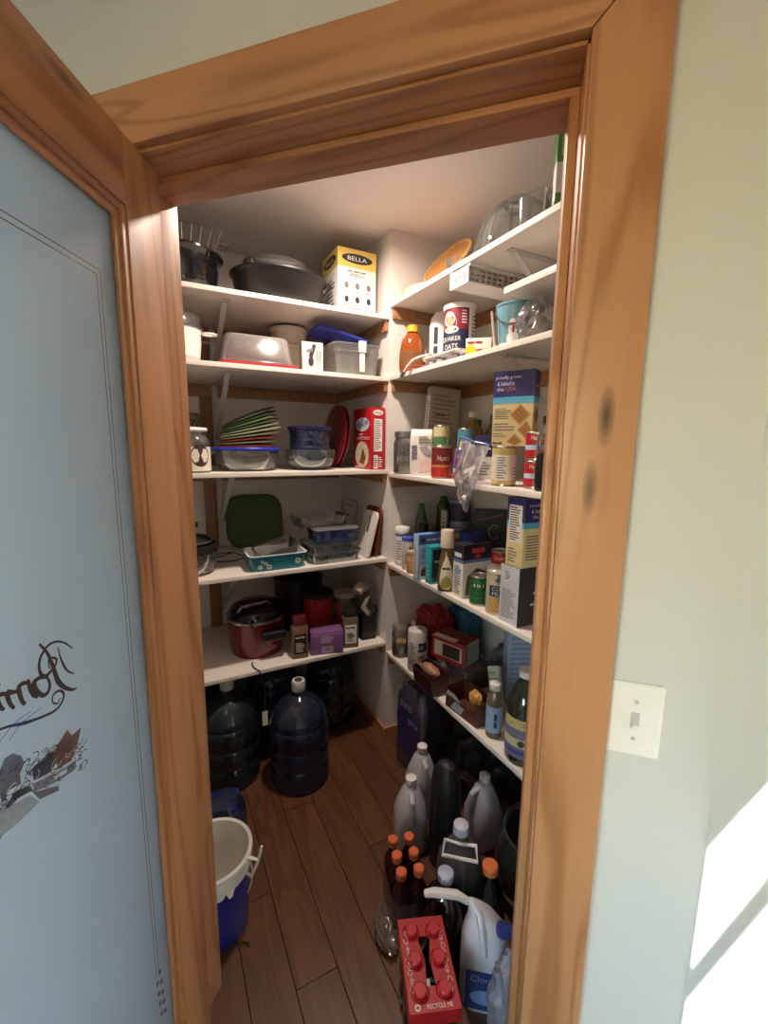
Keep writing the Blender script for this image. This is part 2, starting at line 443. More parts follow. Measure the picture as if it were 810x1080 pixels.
# wall opposite the sunlit one, with the window the sun comes through
wf = MB(); S0, S1, Z0, Z1 = .572, 2.9, .95, 2.3
kwall(wf, SL-.1, S0, -DEPTH-.1, -DEPTH, 0, CEIL); kwall(wf, S1, 4.0, -DEPTH-.1, -DEPTH, 0, CEIL)
kwall(wf, S0, S1, -DEPTH-.1, -DEPTH, 0, Z0); kwall(wf, S0, S1, -DEPTH-.1, -DEPTH, Z1, CEIL)
struct('wall_front', wf, SAGE)
# left wall with a glazed opening (beyond the open door)
wl_ = MB(); N0, N1 = -3.9, -1.13
kwall(wl_, SL-.1, SL, -DEPTH, N0, 0, CEIL); kwall(wl_, SL-.1, SL, N1, SL, 0, CEIL)
kwall(wl_, SL-.1, SL, N0, N1, 0, .3); kwall(wl_, SL-.1, SL, N0, N1, 2.36, CEIL)
struct('wall_left', wl_, SAGE)
struct('wall_back', kwall(MB(), 4.0, 4.1, -DEPTH-.1, .1, 0, CEIL), SAGE)
def winframe(name, horiz, a0, a1, fixed, z0, z1, nm):
    mb = MB(); b = .05
    def bar(c0, c1, e0, e1):
        if horiz: kwall(mb, c0, c1, fixed-.07, fixed-.02, e0, e1)
        else: kwall(mb, fixed-.07, fixed-.02, c0, c1, e0, e1)
    bar(a0, a0+b, z0, z1); bar(a1-b, a1, z0, z1); bar(a0+b, a1-b, z0, z0+b); bar(a0+b, a1-b, z1-b, z1)
    for k in range(1, nm): x = a0+(a1-a0)*k/nm; bar(x-.02, x+.02, z0+b, z1-b)
    o = struct(name, mb, WHITEP); PG = thin((252, 253, 253), .02, 0, 0)
    for k in range(nm):
        c0 = a0+(a1-a0)*k/nm+(b if k == 0 else .02); c1 = a0+(a1-a0)*(k+1)/nm-(b if k == nm-1 else .02)
        pn = MB()
        if horiz: kwall(pn, c0, c1, fixed-.048, fixed-.044, z0+b, z1-b)
        else: kwall(pn, fixed-.048, fixed-.044, c0, c1, z0+b, z1-b)
        part('pane', pn, PG, o)
    return o
winframe('window_1', True, S0, S1, -DEPTH, Z0, Z1, 2)
winframe('window_2', False, N0, N1, SL, .3, 2.36, 2)
cl = kwall(MB(), SL-.1, 4.1, -DEPTH-.1, .1, CEIL, CEIL+.1); kwall(cl, -2.35, .7, -1.35, .85, CEIL+.0005, CEIL+.1)
struct('ceiling', cl, CEILW)
floor = struct('floor', MB().box(-4.6, 4.2, -4.6, 3.0, -.06, -.012), pm((40, 26, 18), .6))
# floor boards run along u; each its own piece
PW, PL = .127, 1.25
pm_ = MB().box(0, PL-.002, 0, PW-.0016, -.012, 0)
proto = None; k = 0
rnd = random.Random(3)
for j in range(-8, 16):                  # rows across v
    off = [0, .62, .31, .93][j % 4]
    for i in range(-2, 3):
        u0 = -.35+i*PL+off-.2; v0 = .002+j*PW
        c = W(u0+PL/2, v0+PW/2, 0)
        if c.x < -2.0 or c.x > 1.2 or c.y < -.8 or u0 > UB+.05 or v0 > VB+.05 or v0 < -1.0 or u0+PL < -.8: continue
        if proto is None: proto = mesh_obj('plank', pm_, FLOORM, .0012, False, 1); o = proto
        else: o = proto.copy(); COL.objects.link(o)
        o.parent = floor; o.location = W(u0, v0, 0)
        # local x along u, local y along -v
        o.rotation_euler = (0, 0, rad(135)); o.location = W(u0, v0+PW, 0)
# baseboards on the boxed-in corner
bb = MB(); ubox(bb, CU-.012, UB, CV-.012, CV, 0, .052)
ubox(bb, CU-.012, CU, CV, VB, 0, .052)
struct('baseboard_corner', bb, woodm('baseboard_wood', (176, 124, 80), (146, 96, 58), axis=0, knots=False))
bb = MB(); ubox(bb, UB-.012, UB, -.49, CV-.012, 0, .052); struct('baseboard_back', bb, CLEAT)

# ------------------------------------------------------------------ door frame
jt = .016
jm = bpy.data.objects.new('trim_1', None); COL.objects.link(jm); jm['kind'] = 'structure'
jm['label'] = 'honey pine door jamb with stops lining the pantry doorway'
YF, YB = WY0, .854
def vjamb(x0, x1): return MB().box(x0, x1, YF, YB, 0, OZ)
part('jamb', vjamb(OX1, OX1+.012), WV, jm, .001)
part('jamb', vjamb(OX0-.012, OX0), WV, jm, .001)
part('head_jamb', MB().box(OX0, OX1, YF, YB, OZ-.0003, OZ+.012), WX, jm, .001)
part('stop', MB().box(OX0, OX0+.014, .762, YB-.014, 0, OZ-.012), WV, jm, .003)
part('stop', MB().box(OX1-.014, OX1, .762, YB-.014, 0, OZ-.012), WV, jm, .003)
part('head_stop', MB().box(OX0, OX1, .762, YB-.014, OZ-.013, OZ-.0005), WX, jm, .003)
# casing on the kitchen side, mitred
CW, CT, RV = .094, .018, .004
x0, x1, zt = OX0-RV, OX1+.003, OZ+.004
def casing(name, pts, mat, idx):
    # pts: front outline (x,z); thickness CT towards the room
    mb = MB(); n = len(pts)
    mb.add([(x, WY0-CT, z) for x, z in pts]+[(x, WY0+.0005, z) for x, z in pts],
           [tuple(range(n)), tuple(reversed(range(n, 2*n)))]+[(i, (i+1) % n, n+(i+1) % n, n+i) for i in range(n)])
    o = mesh_obj(name, mb, mat, .003); o['kind'] = 'structure'; return o
g = .0006
casing('trim_2', [(x1, 0), (x1+CW, 0), (x1+CW, zt+CW), (x1, zt)], WV, 0)['label'] = 'right upright of the honey pine door casing'
casing('trim_3', [(x0-CW, 0), (x0, 0), (x0, zt), (x0-CW, zt+CW)], WV, 0)['label'] = 'left upright of the honey pine door casing behind the open door'
casing('trim_4', [(x0, zt+g), (x1, zt+g), (x1+CW-g, zt+CW), (x0-CW+g, zt+CW)], WX, 0)['label'] = 'honey pine head casing over the pantry doorway'

# ------------------------------------------------------------------ door (swung open towards the room)
door = bpy.data.objects.new('door_1', None); COL.objects.link(door); door['kind'] = 'structure'
door['label'] = 'open pine door with frosted glass pane, seen from its inner side'
OPEN = 73
door.location = (-.696, .742, 0); door.rotation_euler = (0, 0, rad(-OPEN))
# local x: from hinge edge to free edge; local +y: the face seen from the pantry side
DWD, DH, DT, ST = .765, 2.062, .042, .115
part('stile', MB().box(0, ST, -DT, 0, .012, DH), DV, door, .003)
part('stile', MB().box(DWD-ST, DWD, -DT, 0, .012, DH), DV, door, .003)
part('top_rail', MB().box(ST+.0005, DWD-ST-.0005, -DT, -.0004, DH-ST, DH-.0005), DX, door, .002)
part('bottom_rail', MB().box(ST+.0005, DWD-ST-.0005, -DT, -.0004, .012, .24), DX, door, .002)
gx0, gx1, gz0, gz1 = ST, DWD-ST, .24, DH-ST
bw = .024
def bead(name, mb, mat): part(name, mb, mat, door, .003)
for y0, y1 in ((-.012, -.003), (-DT+.003, -DT+.012)):
    bead('glazing_bead', MB().box(gx0, gx0+bw*.55, y0, y1, gz0, gz1), DV)
    bead('glazing_bead', MB().box(gx1-bw*.55, gx1, y0, y1, gz0, gz1), DV)
    bead('glazing_bead', MB().box(gx0+bw*.55, gx1-bw*.55, y0, y1, gz1-bw*.55, gz1), DX)
    bead('glazing_bead', MB().box(gx0+bw*.55, gx1-bw*.55, y0, y1, gz0, gz0+bw*.55), DX)
for y0, y1 in ((-.017, -.009), (-DT+.009, -DT+.017)):
    bead('glazing_bead', MB().box(gx0, gx0+bw, y0, y1, gz0, gz1), DV)
    bead('glazing_bead', MB().box(gx1-bw, gx1, y0, y1, gz0, gz1), DV)
    bead('glazing_bead', MB().box(gx0+bw, gx1-bw, y0, y1, gz1-bw, gz1), DX)
    bead('glazing_bead', MB().box(gx0+bw, gx1-bw, y0, y1, gz0, gz0+bw), DX)
pane = part('glass_pane', MB().box(gx0+.002, gx1-.002, -.024, -.018, gz0+.002, gz1-.002), FROST, door, label='frosted glass pane with etched border, lettering and fruit picture')
GY = -.0176
def ribbon(pts, w, y=GY):
    n = len(pts); ws = w if isinstance(w, list) else [w]*n; vs_ = []
    for i, (x, z) in enumerate(pts):
        a = pts[max(0, i-1)]; b = pts[min(n-1, i+1)]; dx, dz = b[0]-a[0], b[1]-a[1]; l = math.hypot(dx, dz) or 1
        nx, nz = -dz/l*ws[i]/2, dx/l*ws[i]/2
        vs_ += [(x+nx, y, z+nz), (x-nx, y, z-nz)]
    return MB().add(vs_, [(2*i, 2*i+2, 2*i+3, 2*i+1) for i in range(n-1)])
def smoothp(p, k=4):
    out = []
    for i in range(len(p)-1):
        a = p[max(0, i-1)]; b = p[i]; c = p[i+1]; d = p[min(len(p)-1, i+2)]
        for j in range(k):
            t = j/k
            out.append(tuple(.5*((2*b[m])+(-a[m]+c[m])*t+(2*a[m]-5*b[m]+4*c[m]-d[m])*t*t+(-a[m]+3*b[m]-3*c[m]+d[m])*t**3) for m in (0, 1)))
    return out+[p[-1]]
def stroke(pts, w0, wm, w1):
    q = smoothp(pts); n = len(q); ws = []
    for i in range(n):
        t = i/(n-1); ws.append((w0*(1-2*t)+wm*2*t) if t < .5 else (wm*(2-2*t)+w1*(2*t-1)))
    return q, ws
LETINK = pm((58, 44, 46), .5); ETCH = pm((120, 84, 66), .6); ETCHB = pm((30, 70, 160), .4)
bz = 1.823
for off in (.175, .184):
    part('etched_line', ribbon([(off, .46), (off, bz-(off-.175))], .0016), ETCH, pane)
    part('etched_line', ribbon([(off, bz-(off-.175)), (DWD-off, bz-(off-.175))], .0016), ETCH, pane)
    part('etched_line', ribbon([(DWD-off, .46), (DWD-off, bz-(off-.175))], .0016), ETCH, pane)
def lettering(name, strokes, mat):
    mb = MB(); i = 0
    for pts, a, b, c in strokes:
        q, ws = stroke(pts, a, b, c); r = ribbon(q, ws, GY+.00005*i); mb.add(r.v, r.f); i += 1
    return part(name, mb, mat, pane, smooth=False)
stem = [(.372,1.2812),(.3607,1.2623),(.3537,1.2383),(.3484,1.2146),(.3375,1.1975),(.3229,1.1851),(.3149,1.1839)]
loop = [(.3145,1.2461),(.3286,1.2619),(.3448,1.2714),(.3594,1.2717),(.3727,1.2619),(.3767,1.2475),(.3725,1.2352),(.3648,1.2326),(.3517,1.2372),(.3464,1.2447),(.3519,1.251),(.3601,1.2519),(.3599,1.2383)]
bar_ = [(.3419,1.2614),(.3382,1.2405),(.3298,1.2199),(.3174,1.2076)]
a1 = [(.3663,1.231),(.3783,1.2359),(.3863,1.2333),(.3843,1.2206),(.3762,1.2089),(.367,1.2083),(.3628,1.2178),(.3663,1.231)]
a2 = [(.385,1.2374),(.3904,1.2308),(.3887,1.2167),(.3837,1.2113)]
n1 = [(.396,1.2438),(.3943,1.2299),(.3906,1.2162)]
n2 = [(.3932,1.2374),(.4034,1.2427),(.4108,1.2398),(.4074,1.2188),(.403,1.215)]
n3 = [(.4096,1.236),(.4209,1.2407),(.427,1.2436),(.4252,1.2286),(.42,1.2184)]
n4 = [(.4257,1.2412),(.4346,1.2467),(.4411,1.2448),(.437,1.2301),(.4328,1.2259)]
t1 = [(.4595,1.262),(.4403,1.2615),(.4345,1.2586)]; t2 = [(.4421,1.275),(.450,1.245),(.448,1.2285),(.443,1.228)]
r1 = [(.462,1.245),(.466,1.258),(.468,1.236)]; r2 = [(.463,1.25),(.474,1.26),(.48,1.255)]
y1 = [(.485,1.262),(.489,1.243),(.498,1.245),(.503,1.262)]; y2 = [(.503,1.262),(.505,1.235),(.495,1.215),(.486,1.225)]
lettering('lettering', [(stem,.003,.0085,.002),(loop,.002,.0055,.002),(bar_,.0016,.004,.0016),(a1,.0055,.0065,.004),(a2,.005,.007,.003),
    (n1,.004,.007,.004),(n2,.004,.0075,.004),(n3,.004,.0075,.004),(n4,.004,.0075,.003),(t1,.003,.004,.003),(t2,.004,.007,.003),
    (r1,.002,.005,.002),(r2,.002,.004,.003),(y1,.003,.005,.003),(y2,.003,.005,.002)], LETINK)
sw = [(.4538,1.2089),(.4298,1.2008),(.4072,1.1897),(.3821,1.1807),(.3582,1.175),(.3444,1.1802),(.3407,1.1905),(.3484,1.1988),(.3592,1.1984),(.3613,1.1893),(.3529,1.1822),(.3478,1.1877)]
lettering('flourish', [(sw[:1]+sw[1:], .003, .0042, .0018)], LETINK)
lettering('flourish', [(sw[1:4], .003, .0048, .003), ([(.4322,1.1838),(.4103,1.1935),(.3804,1.1931)],.0008,.001,.0008), ([(.4542,1.1852),(.4233,1.1994),(.3968,1.1989)],.0008,.001,.0008)], ETCHB)
ART = [([(.4067,1.1013),(.3664,1.0846),(.3332,1.076),(.3315,1.0632),(.342,1.0642),(.3764,1.075),(.4084,1.0892)],(110,112,122)),
 ([(.375,1.0846),(.3497,1.0762),(.3483,1.0695),(.3738,1.0782)],(196,200,206)),
 ([(.4063,1.1179),(.4035,1.124),(.3903,1.1219),(.3699,1.1215),(.3678,1.1002),(.3779,1.0942),(.4063,1.1043)],(48,54,66)),
 ([(.3706,1.1167),(.361,1.1237),(.3418,1.1332),(.3345,1.1186),(.3151,1.1179),(.3286,1.0915),(.3397,1.0812),(.3658,1.0895)],(104,74,68)),
 ([(.4507,1.155),(.4412,1.1659),(.43,1.1639),(.4196,1.1519),(.4161,1.1393),(.4245,1.1298),(.4246,1.1168),(.441,1.1215),(.4524,1.1097),(.4538,1.1329)],(84,92,104)),
 ([(.470,1.1581),(.4519,1.153),(.4518,1.1405),(.4574,1.1299),(.470,1.1309)],(150,50,80)),
 ([(.4495,1.1071),(.432,1.1135),(.4121,1.1026),(.4096,1.0937),(.4336,1.102),(.4471,1.1015)],(60,74,78)),
 ([(.4101,1.0907),(.3692,1.0651),(.3681,1.0568),(.4012,1.0723)],(90,88,96)),
 ([(.4645,1.1118),(.4438,1.1016),(.4138,1.0906),(.4016,1.0692),(.4346,1.07),(.4575,1.0734),(.4707,1.0682)],(128,136,146))]
for i, (pts, c) in enumerate(ART):
    part('fruit_picture_piece', MB().add([(x, GY+.0002+.00004*i, z) for x, z in pts], [tuple(range(len(pts)))]), pm(c, .5, 0, .35, 160), pane, smooth=False)
rnd = random.Random(11); ap = []
for i in range(80):
    cx, cz = rnd.uniform(.318, .455), 0
    cz = 1.075+(cx-.318)*.42+rnd.uniform(-.022, .026); r = rnd.uniform(.002, .007)
    c = rnd.choice([(40,44,54),(60,66,80),(190,198,206),(92,60,54),(44,48,60),(30,34,44)])
    q = ribbon([(cx+r*1.6*math.cos(t*.7+i), cz+r*math.sin(t*.7+i)) for t in range(7)], .0013, GY+.0007+.00003*i)
    part('fruit_outline', q, pm(c, .5), pane, smooth=False)
mb = MB()
for i in range(9):
    z = .455-i*.014; a = .177+(.006 if i % 2 else -.006)-i*.001
    mb.add([(x, GY, zz) for x, zz in [(a-.005, z-.009), (a+.004, z-.006), (a+.006, z+.006), (a-.003, z+.004)]], [(0, 1, 2, 3)])
part('etched_wheat', mb, pm((104, 96, 96), .6), pane, smooth=False)

# ------------------------------------------------------------------ light switch
sw_ = bpy.data.objects.new('light_switch', None); COL.objects.link(sw_); sw_.location = (.1865, WY0, 1.140)
tag(sw_, 'white toggle light switch plate on the pale wall beside the door casing', 'light switch')
part('plate', MB().loft([(rr(.074, .118, .004, 3), 0), (rr(.074, .118, .004, 3), .003), (rr(.066, .110, .004, 3), .006)]).xf(RX(90)), WHITEC, sw_)
part('toggle_slot', MB().box(-.006, .006, -.0064, -.0055, -.013, .013), pm((190, 188, 184), .5), sw_)
part('toggle', MB().box(-.0045, .0045, -.016, -.004, -.006, .006).xf(RX(28)), WHITEC, sw_, .001)
for z in (.03, -.03): part('screw', MB().lathe([(0, .0), (.0032, .0), (.0032, .0008), (0, .0014)], 14).xf(T(0, -.006, z) @ RX(90)), pm((200, 196, 190), .35, .4), sw_)

# ------------------------------------------------------------------ shelves
BR_V, BR_U = .28, 1.15
def strap(p, q, w, t=.003, ax=None):   # flat steel strap from p to q
    p, q = Vector(p), Vector(q); d = (q-p).normalized(); a = Vector(ax).normalized(); b = d.cross(a).normalized()
    c = [s1*a*w/2+s2*b*t/2 for s1, s2 in ((-1, -1), (1, -1), (1, 1), (-1, 1))]
    return MB().add([p+k for k in c]+[q+k for k in c], [(0, 1, 2, 3), (4, 7, 6, 5), (0, 4, 5, 1), (1, 5, 6, 2), (2, 6, 7, 3), (3, 7, 4, 0)])
lname = ['', 'topmost', 'second highest', 'middle', 'second lowest', 'lowest']
TH = .019
for i in range(1, 6):
    sh = empty('pantry_shelf', '%s white shelf of the deeper left bay' % lname[i], 'shelf', 0, 0, 0, 0, 'left bay shelves')
    z = ZL[i]
    part('board', ubox(MB(), CU, UB-.001, VL0, CV-.0015, z-TH, z), SHELFW, sh, .0015)
    part('cleat', ubox(MB(), UB-.019, UB-.001, VL0, CV-.02, z-TH-.06, z-TH-.0005), CLEATY if False else CLEAT, sh, .001)
    part('cleat', ubox(MB(), CU+.012, UB-.02, CV-.019, CV-.0005, z-TH-(.045 if i != 1 else .05), z-TH-.0005), CLEAT, sh, .001)
    br = MB(); vv = BR_V
    hb = min(.30, z-TH-ZL[i+1]-.03) if i < 5 else .30
    s1 = strap(W(CU+.10, vv, z-TH-.004), W(UB-.03, vv, z-TH-hb+.02), .022, .004, (S, S, 0)); br.add(s1.v, s1.f)
    s2 = strap(W(CU+.06, vv, z-TH-.002), W(UB-.03, vv, z-TH-.002), .026, .003, (S, S, 0)); br.add(s2.v, s2.f)
    s3 = strap(W(UB-.025, vv, z-TH-.002), W(UB-.025, vv, z-TH-hb), .026, .003, (S, S, 0)); br.add(s3.v, s3.f)
    part('bracket', br, BRKT, sh)
for i in range(1, 6):
    sh = empty('pantry_shelf', '%s white shelf of the shallower right bay' % lname[i], 'shelf', 0, 0, 0, 0, 'right bay shelves')
    z = ZR[i]
    part('board', ubox(MB(), UR0, CU-.0015, CV, VB-.001, z-TH, z), SHELFW, sh, .0015)
    part('cleat', ubox(MB(), UR0+.05, CU-.02, VB-.019, VB-.001, z-TH-.06, z-TH-.0005), CLEAT, sh, .001)
    part('cleat', ubox(MB(), CU-.019, CU-.0005, CV+.012, VB-.02, z-TH-(.05), z-TH-.0005), CLEAT, sh, .001)
    br = MB(); uu = BR_U
    s1 = strap(W(uu, CV+.07, z-TH-.004), W(uu, VB-.03, z-TH-.26), .022, .004, (-S, S, 0)); br.add(s1.v, s1.f)
    s2 = strap(W(uu, CV+.05, z-TH-.002), W(uu, VB-.03, z-TH-.002), .026, .003, (-S, S, 0)); br.add(s2.v, s2.f)
    part('bracket', br, BRKT, sh)
# narrow extra shelf between the two highest right shelves
sh = empty('short_shelf', 'short white extra shelf board hung between the two highest right shelves', 'shelf', 0, 0, 0, 0)
part('board', ubox(MB(), UR0, 1.11, CV+.0, VB-.06, 2.022, 2.042), SHELFW, sh, .0015)
part('cleat', ubox(MB(), UR0, 1.09, VB-.06, VB-.001, 2.0, 2.042), CLEAT, sh, .001)
post = solo('wall_post', 'brown wooden upright fixed to the back wall of the left bay', 'post', MB().box(-.03, .03, -.017, 0, .06, 2.05), POSTW, UB-.0005, .235, 0, 45, .001)

# ------------------------------------------------------------------ pantry ceiling lamp (out of the frame, above the doorway line of sight)
LU, LV = 1.48, .63
lp = empty('ceiling_lamp', 'flush round white lamp on the pantry ceiling', 'lamp', LU, LV, CEIL, 0)
part('housing', MB().lathe([(0, 0), (.085, 0), (.085, -.012), (.078, -.022), (.066, -.022), (.064, -.014), (0, -.014)], 32), WHITEC, lp)
part('diffuser', MB().lathe([(0, -.0145), (.0635, -.0145), (.0635, -.0165), (0, -.0165)], 28), pm((240, 238, 234), .5), lp)
pl_ = bpy.data.lights.new('pantry_light', 'AREA'); pl_.shape = 'DISK'; pl_.size = .10; pl_.energy = PANTRY_LAMP_W; pl_.color = (1, .82, .70); pl_.spread = rad(172)
plo = bpy.data.objects.new('pantry_light', pl_); COL.objects.link(plo); plo.location = W(LU, LV, CEIL-.0175)

# ------------------------------------------------------------------ tree outside, unseen and added: its stems shape the sun on the right wall
def on_sun(s, z, dist=5.2):
    q = Aw+tw*s; q = Vector((q.x, q.y, z)); return q - SUN_D*dist
tr = bpy.data.objects.new('added_sun_blocker', None); COL.objects.link(tr); tag(tr, 'added unseen leaning tree with slender stems outside the window', 'blocker')
def stem_(s0, z0, slope, r, zlo=-1.2, zhi=2.6):
    p = on_sun(s0+(zlo-z0)/slope, zlo); q = on_sun(s0+(zhi-z0)/slope, zhi); return MB().tube([p, (p+q)/2, q], [r, r*.95, r*.9], 12)
part('wide_blocker_stem', stem_(-.195, .955, 2.7, .20), pm((88, 70, 56), .8, 0, .3, 12), tr)
part('blocker_stem', stem_(.006, .705, 3.5, .0095), pm((88, 70, 56), .8, 0, .3, 12), tr)
part('blocker_stem', stem_(.15, .71, 1.9, .05), pm((88, 70, 56), .8, 0, .3, 12), tr)

# ================================================================== things on the left bay shelves
def camrot(u, v, extra=0): return 45-math.degrees(math.atan2(v, u))+extra
def shellprof(outer, t):
    """closed profile of a bowl-like vessel: outer from centre bottom to rim, inner offset back down"""
    inner = [(max(0, r-t), z+(t if i == 0 else 0)) for i, (r, z) in enumerate(outer)]
    inner = [(r if r > t else 0, z) for r, z in inner]
    inner[0] = (0, outer[0][1]+t); inner[1] = (max(.001, outer[1][0]-t), outer[1][1]+t)
    return outer+list(reversed(inner))
def bowlprof(r0, r1, h, t=.004, k=5):
    o = [(0, 0), (r0, 0)]
    for i in range(1, k+1):
        a = i/k*PI/2; o.append((r0+(r1-r0)*math.sin(a)**.8, h*(1-math.cos(a))))
    return shellprof(o, t)
def tray(w, d, h, r, t=.004, flare=1.08, rim=0):
    f = flare
    secs = [(rr(w/f, d/f, r), 0), (rr(w, d, r*1.1), h)]
    if rim: secs += [(rr(w+2*rim, d+2*rim, r*1.2), h), (rr(w+2*rim, d+2*rim, r*1.2), h+.004), (rr(w-2*t, d-2*t, r), h+.004)]
    else: secs += [(rr(w-2*t, d-2*t, r), h)]
    secs += [(rr(w/f-2*t, d/f-2*t, r*.9), t)]
    return MB().loft(secs)

z = ZL[1]
o = solo('roasting_pot', 'glossy black enamel roasting pot with a flared rim on the topmost left shelf', 'pot',
   MB().lathe(shellprof([(0, 0), (.125, 0), (.143, .02), (.150, .05), (.157, .13), (.176, .145), (.176, .152)], .004), 40), BLACKE, 2.06, .118, z, 45)
part('side_handle', MB().tube([(.10, -.10, .11), (.13, -.14, .115), (.14, -.10, .115)], .006), BLACKE, o)
o = empty('wire_rack', 'chromed wire rack lying on the black roasting pot', 'rack', 2.12, .135, z+.153, 45, tilt=(0, 0))
fr = MB()
for zz, g_ in ((.004, .135), (.11, .15)):
    fr.tube([(g_*math.cos(2*PI*i/4+PI/4)*1.2, g_*math.sin(2*PI*i/4+PI/4)*1.1, zz) for i in range(4)], .0028, 6, True)
part('frame', fr, WIRE, o)
gr = MB()
for i in range(9):
    x = -.15+i*.0375*1.0
    if abs(x) < .12: gr.tube([(x, -.10, .004), (x, .10, .004)], .0016, 5)
    gr.tube([(x*.74, -.105, .004), (x, -.117, .11)], .0016, 5)
for i in range(5):
    y = -.1+i*.05; gr.tube([(.114, y*.8, .004), (.127, y, .11)], .0016, 5)
gr.tube([(.127, -.10, .06), (.175, -.115, .06), (.175, -.06, .06), (.127, -.055, .06)], .0025, 6)
part('grid', gr, WIRE, o)

o = solo('oval_roaster', 'matte black oval roasting pan with a tab handle beside the yellow and white carton', 'pan',
   MB().loft([(ell(.16, .13, 36), 0), (ell(.185, .15, 36), .02), (ell(.20, .168, 36), .105), (ell(.212, .182, 36), .118), (ell(.212, .182, 36), .124),
              (ell(.20, .163, 36), .12), (ell(.18, .145, 36), .025), (ell(.155, .125, 36), .006)]), BLACKM, 2.04, .525, z, 45)
for s_ in (1,):
    part('handle', MB().loft([(rr(.03, .10, .012, 3, s_*.192), .085), (rr(.06, .09, .02, 3, s_*.207), .122), (rr(.055, .085, .02, 3, s_*.207), .132)]), BLACKM, o)
o = solo('glass_dish', 'upturned clear glass dish resting on the black oval roasting pan', 'dish',
   MB().lathe([(.160, 0), (.162, .006), (.150, .03), (.143, .055), (.120, .066), (0, .069), (0, .066), (.118, .063), (.139, .052), (.146, .03), (.157, .006)], 40, 1, .9), GLASS, 2.05, .515, z+.1255, 45)

o = carton('appliance_carton', 'white carton with yellow top band and dark oval maker badge', 'box', 2.055, .866, z, 45, .192, .2, .285, PAPER)
pan(o, 'f', 0, 1, .72, 1, YEL, 'yellow_band'); pan(o, 'l', 0, 1, .72, 1, YEL, 'yellow_band'); pan(o, 't', 0, 1, 0, 1, YEL, 'yellow_band')
disc(o, 'f', .5, .86, .40, .075, INK, 'maker_badge'); txt(o, 'f', 'BELLA', .5, .86, .5, .06, PAPER)
disc(o, 'l', .5, .86, .4, .075, INK, 'maker_badge'); txt(o, 'l', 'BELLA', .5, .86, .5, .06, PAPER)
txt(o, 'f', '#3', .5, .665, .5, .03, GREYINK); lines(o, 'f', .3, .7, .585, .64, 2, GREYINK)
for a in (.22, .5, .8):
    for b in (.45, .24):
        disc(o, 'f', a, b, .055, .05, INK if (a+b) % .3 > .1 else GREYINK, 'pictogram'); lines(o, 'f', a-.08, a+.1, b-.1, b-.07, 1, GREYINK)
lines(o, 'f', .2, .85, .06, .12, 2, GREYINK); lines(o, 'l', .2, .85, .1, .6, 8, GREYINK)

z = ZL[2]
o = solo('plastic_tub', 'white round plastic tub with clear lid and ring handle', 'tub',
   MB().lathe(shellprof([(0, 0), (.07, 0), (.092, .02), (.098, .07), (.1, .125), (.104, .128)], .003), 32), WHITEP, 1.985, .085, z, 45)
part('clear_lid', MB().lathe([(.106, .128), (.106, .136), (.1, .14), (.098, .178), (.09, .182), (0, .184), (0, .181), (.088, .179), (.095, .176), (.097, .138), (.1, .134)], 32), CLEARP2, o)
part('ring_handle', MB().tube([(.10+.028*(1-math.cos(t*PI/6)), -.02+.022*math.sin(t*PI/6), .118) for t in range(12)], .0045, 8, True), WHITEP, o)
o = solo('red_lid', 'flat red plastic lid under the upturned clear box', 'tray', MB().loft([(rr(.335, .225, .03), 0), (rr(.335, .225, .03), .013), (rr(.30, .19, .03), .017), (rr(.30, .19, .03), .014)]), pm((190, 44, 50), .4), 2.0, .405, z, 45)  # a loose container lid, lying under the upturned box
o = solo('clear_storage_box', 'upturned clear plastic storage box lying on a red lid', 'container',
   MB().loft([(rr(.30, .20, .03), 0), (rr(.30, .20, .03), .008), (rr(.293, .193, .03), .01), (rr(.262, .165, .035), .105), (rr(.25, .153, .035), .112), (rr(.249, .152, .035), .110), (rr(.258, .161, .035), .103), (rr(.288, .188, .03), .01), (rr(.296, .196, .03), .0)], False, False)
   .loft([(rr(.25, .153, .035), .1121), (rr(.249, .152, .035), .110)]), CLEARP, 2.0, .40, z+.0172, 45)
part('embossed_panel', MB().loft([(rr(.17, .09, .02), .113), (rr(.16, .08, .02), .115)]), CLEARP, o)
o = solo('beige_tub', 'tall beige plastic tub behind the small white carton', 'tub',
   MB().lathe(shellprof([(0, 0), (.078, 0), (.08, .05), (.084, .222), (.092, .225), (.092, .245)], .003), 32), CREAM, 2.235, .615, z, 45)
part('rim_band', MB().lathe([(.0845, .15), (.087, .153), (.087, .162), (.0845, .165)], 32), CREAM, o)
o = carton('blender_carton', 'small white carton with a black hand mixer picture on the second shelf', 'box', 1.902, .622, z, 40, .092, .055, .118, PAPER)
disc(o, 'f', .42, .32, .13, .17, INK, 'mixer_picture'); poly(o, 'f', [(.3, .5), (.5, .45), (.68, .9), (.52, .95)], INK, 'mixer_picture'); poly(o, 'f', [(.22, .62), (.5, .68), (.52, .8), (.2, .72)], GREYINK, 'mixer_picture', .0012)
txt(o, 'f', 'Handheld', .72, .55, .5, .09, INK, rot=-90); txt(o, 'f', 'Blender', .86, .5, .5, .09, INK, rot=-90); lines(o, 'l', .1, .9, .1, .9, 9, GREYINK)
pan(o, 'l', 0, 1, 0, 1, KRAFT, 'kraft_side', .0003)
o = solo('clear_bin', 'clear ribbed plastic bin with white clip fastener at the shelf end', 'container', tray(.232, .24, .135, .03, .003, 1.12, .006), CLEARP, 2.01, .846, z, 45)
part('rib', MB().loft([(rr(.228, .236, .03), .10), (rr(.231, .239, .03), .103), (rr(.229, .237, .03), .106)], False, False), CLEARP, o)
part('clip', MB().box(.0, .026, -.132, -.122, .015, .145).box(-.004, .030, -.137, -.120, .10, .150), WHITEP, o, .003)
part('contents', MB().loft([(rr(.185, .19, .02), .004), (rr(.195, .2, .02), .09)]), pm((216, 212, 208), .5, 0, .2, 40), o)
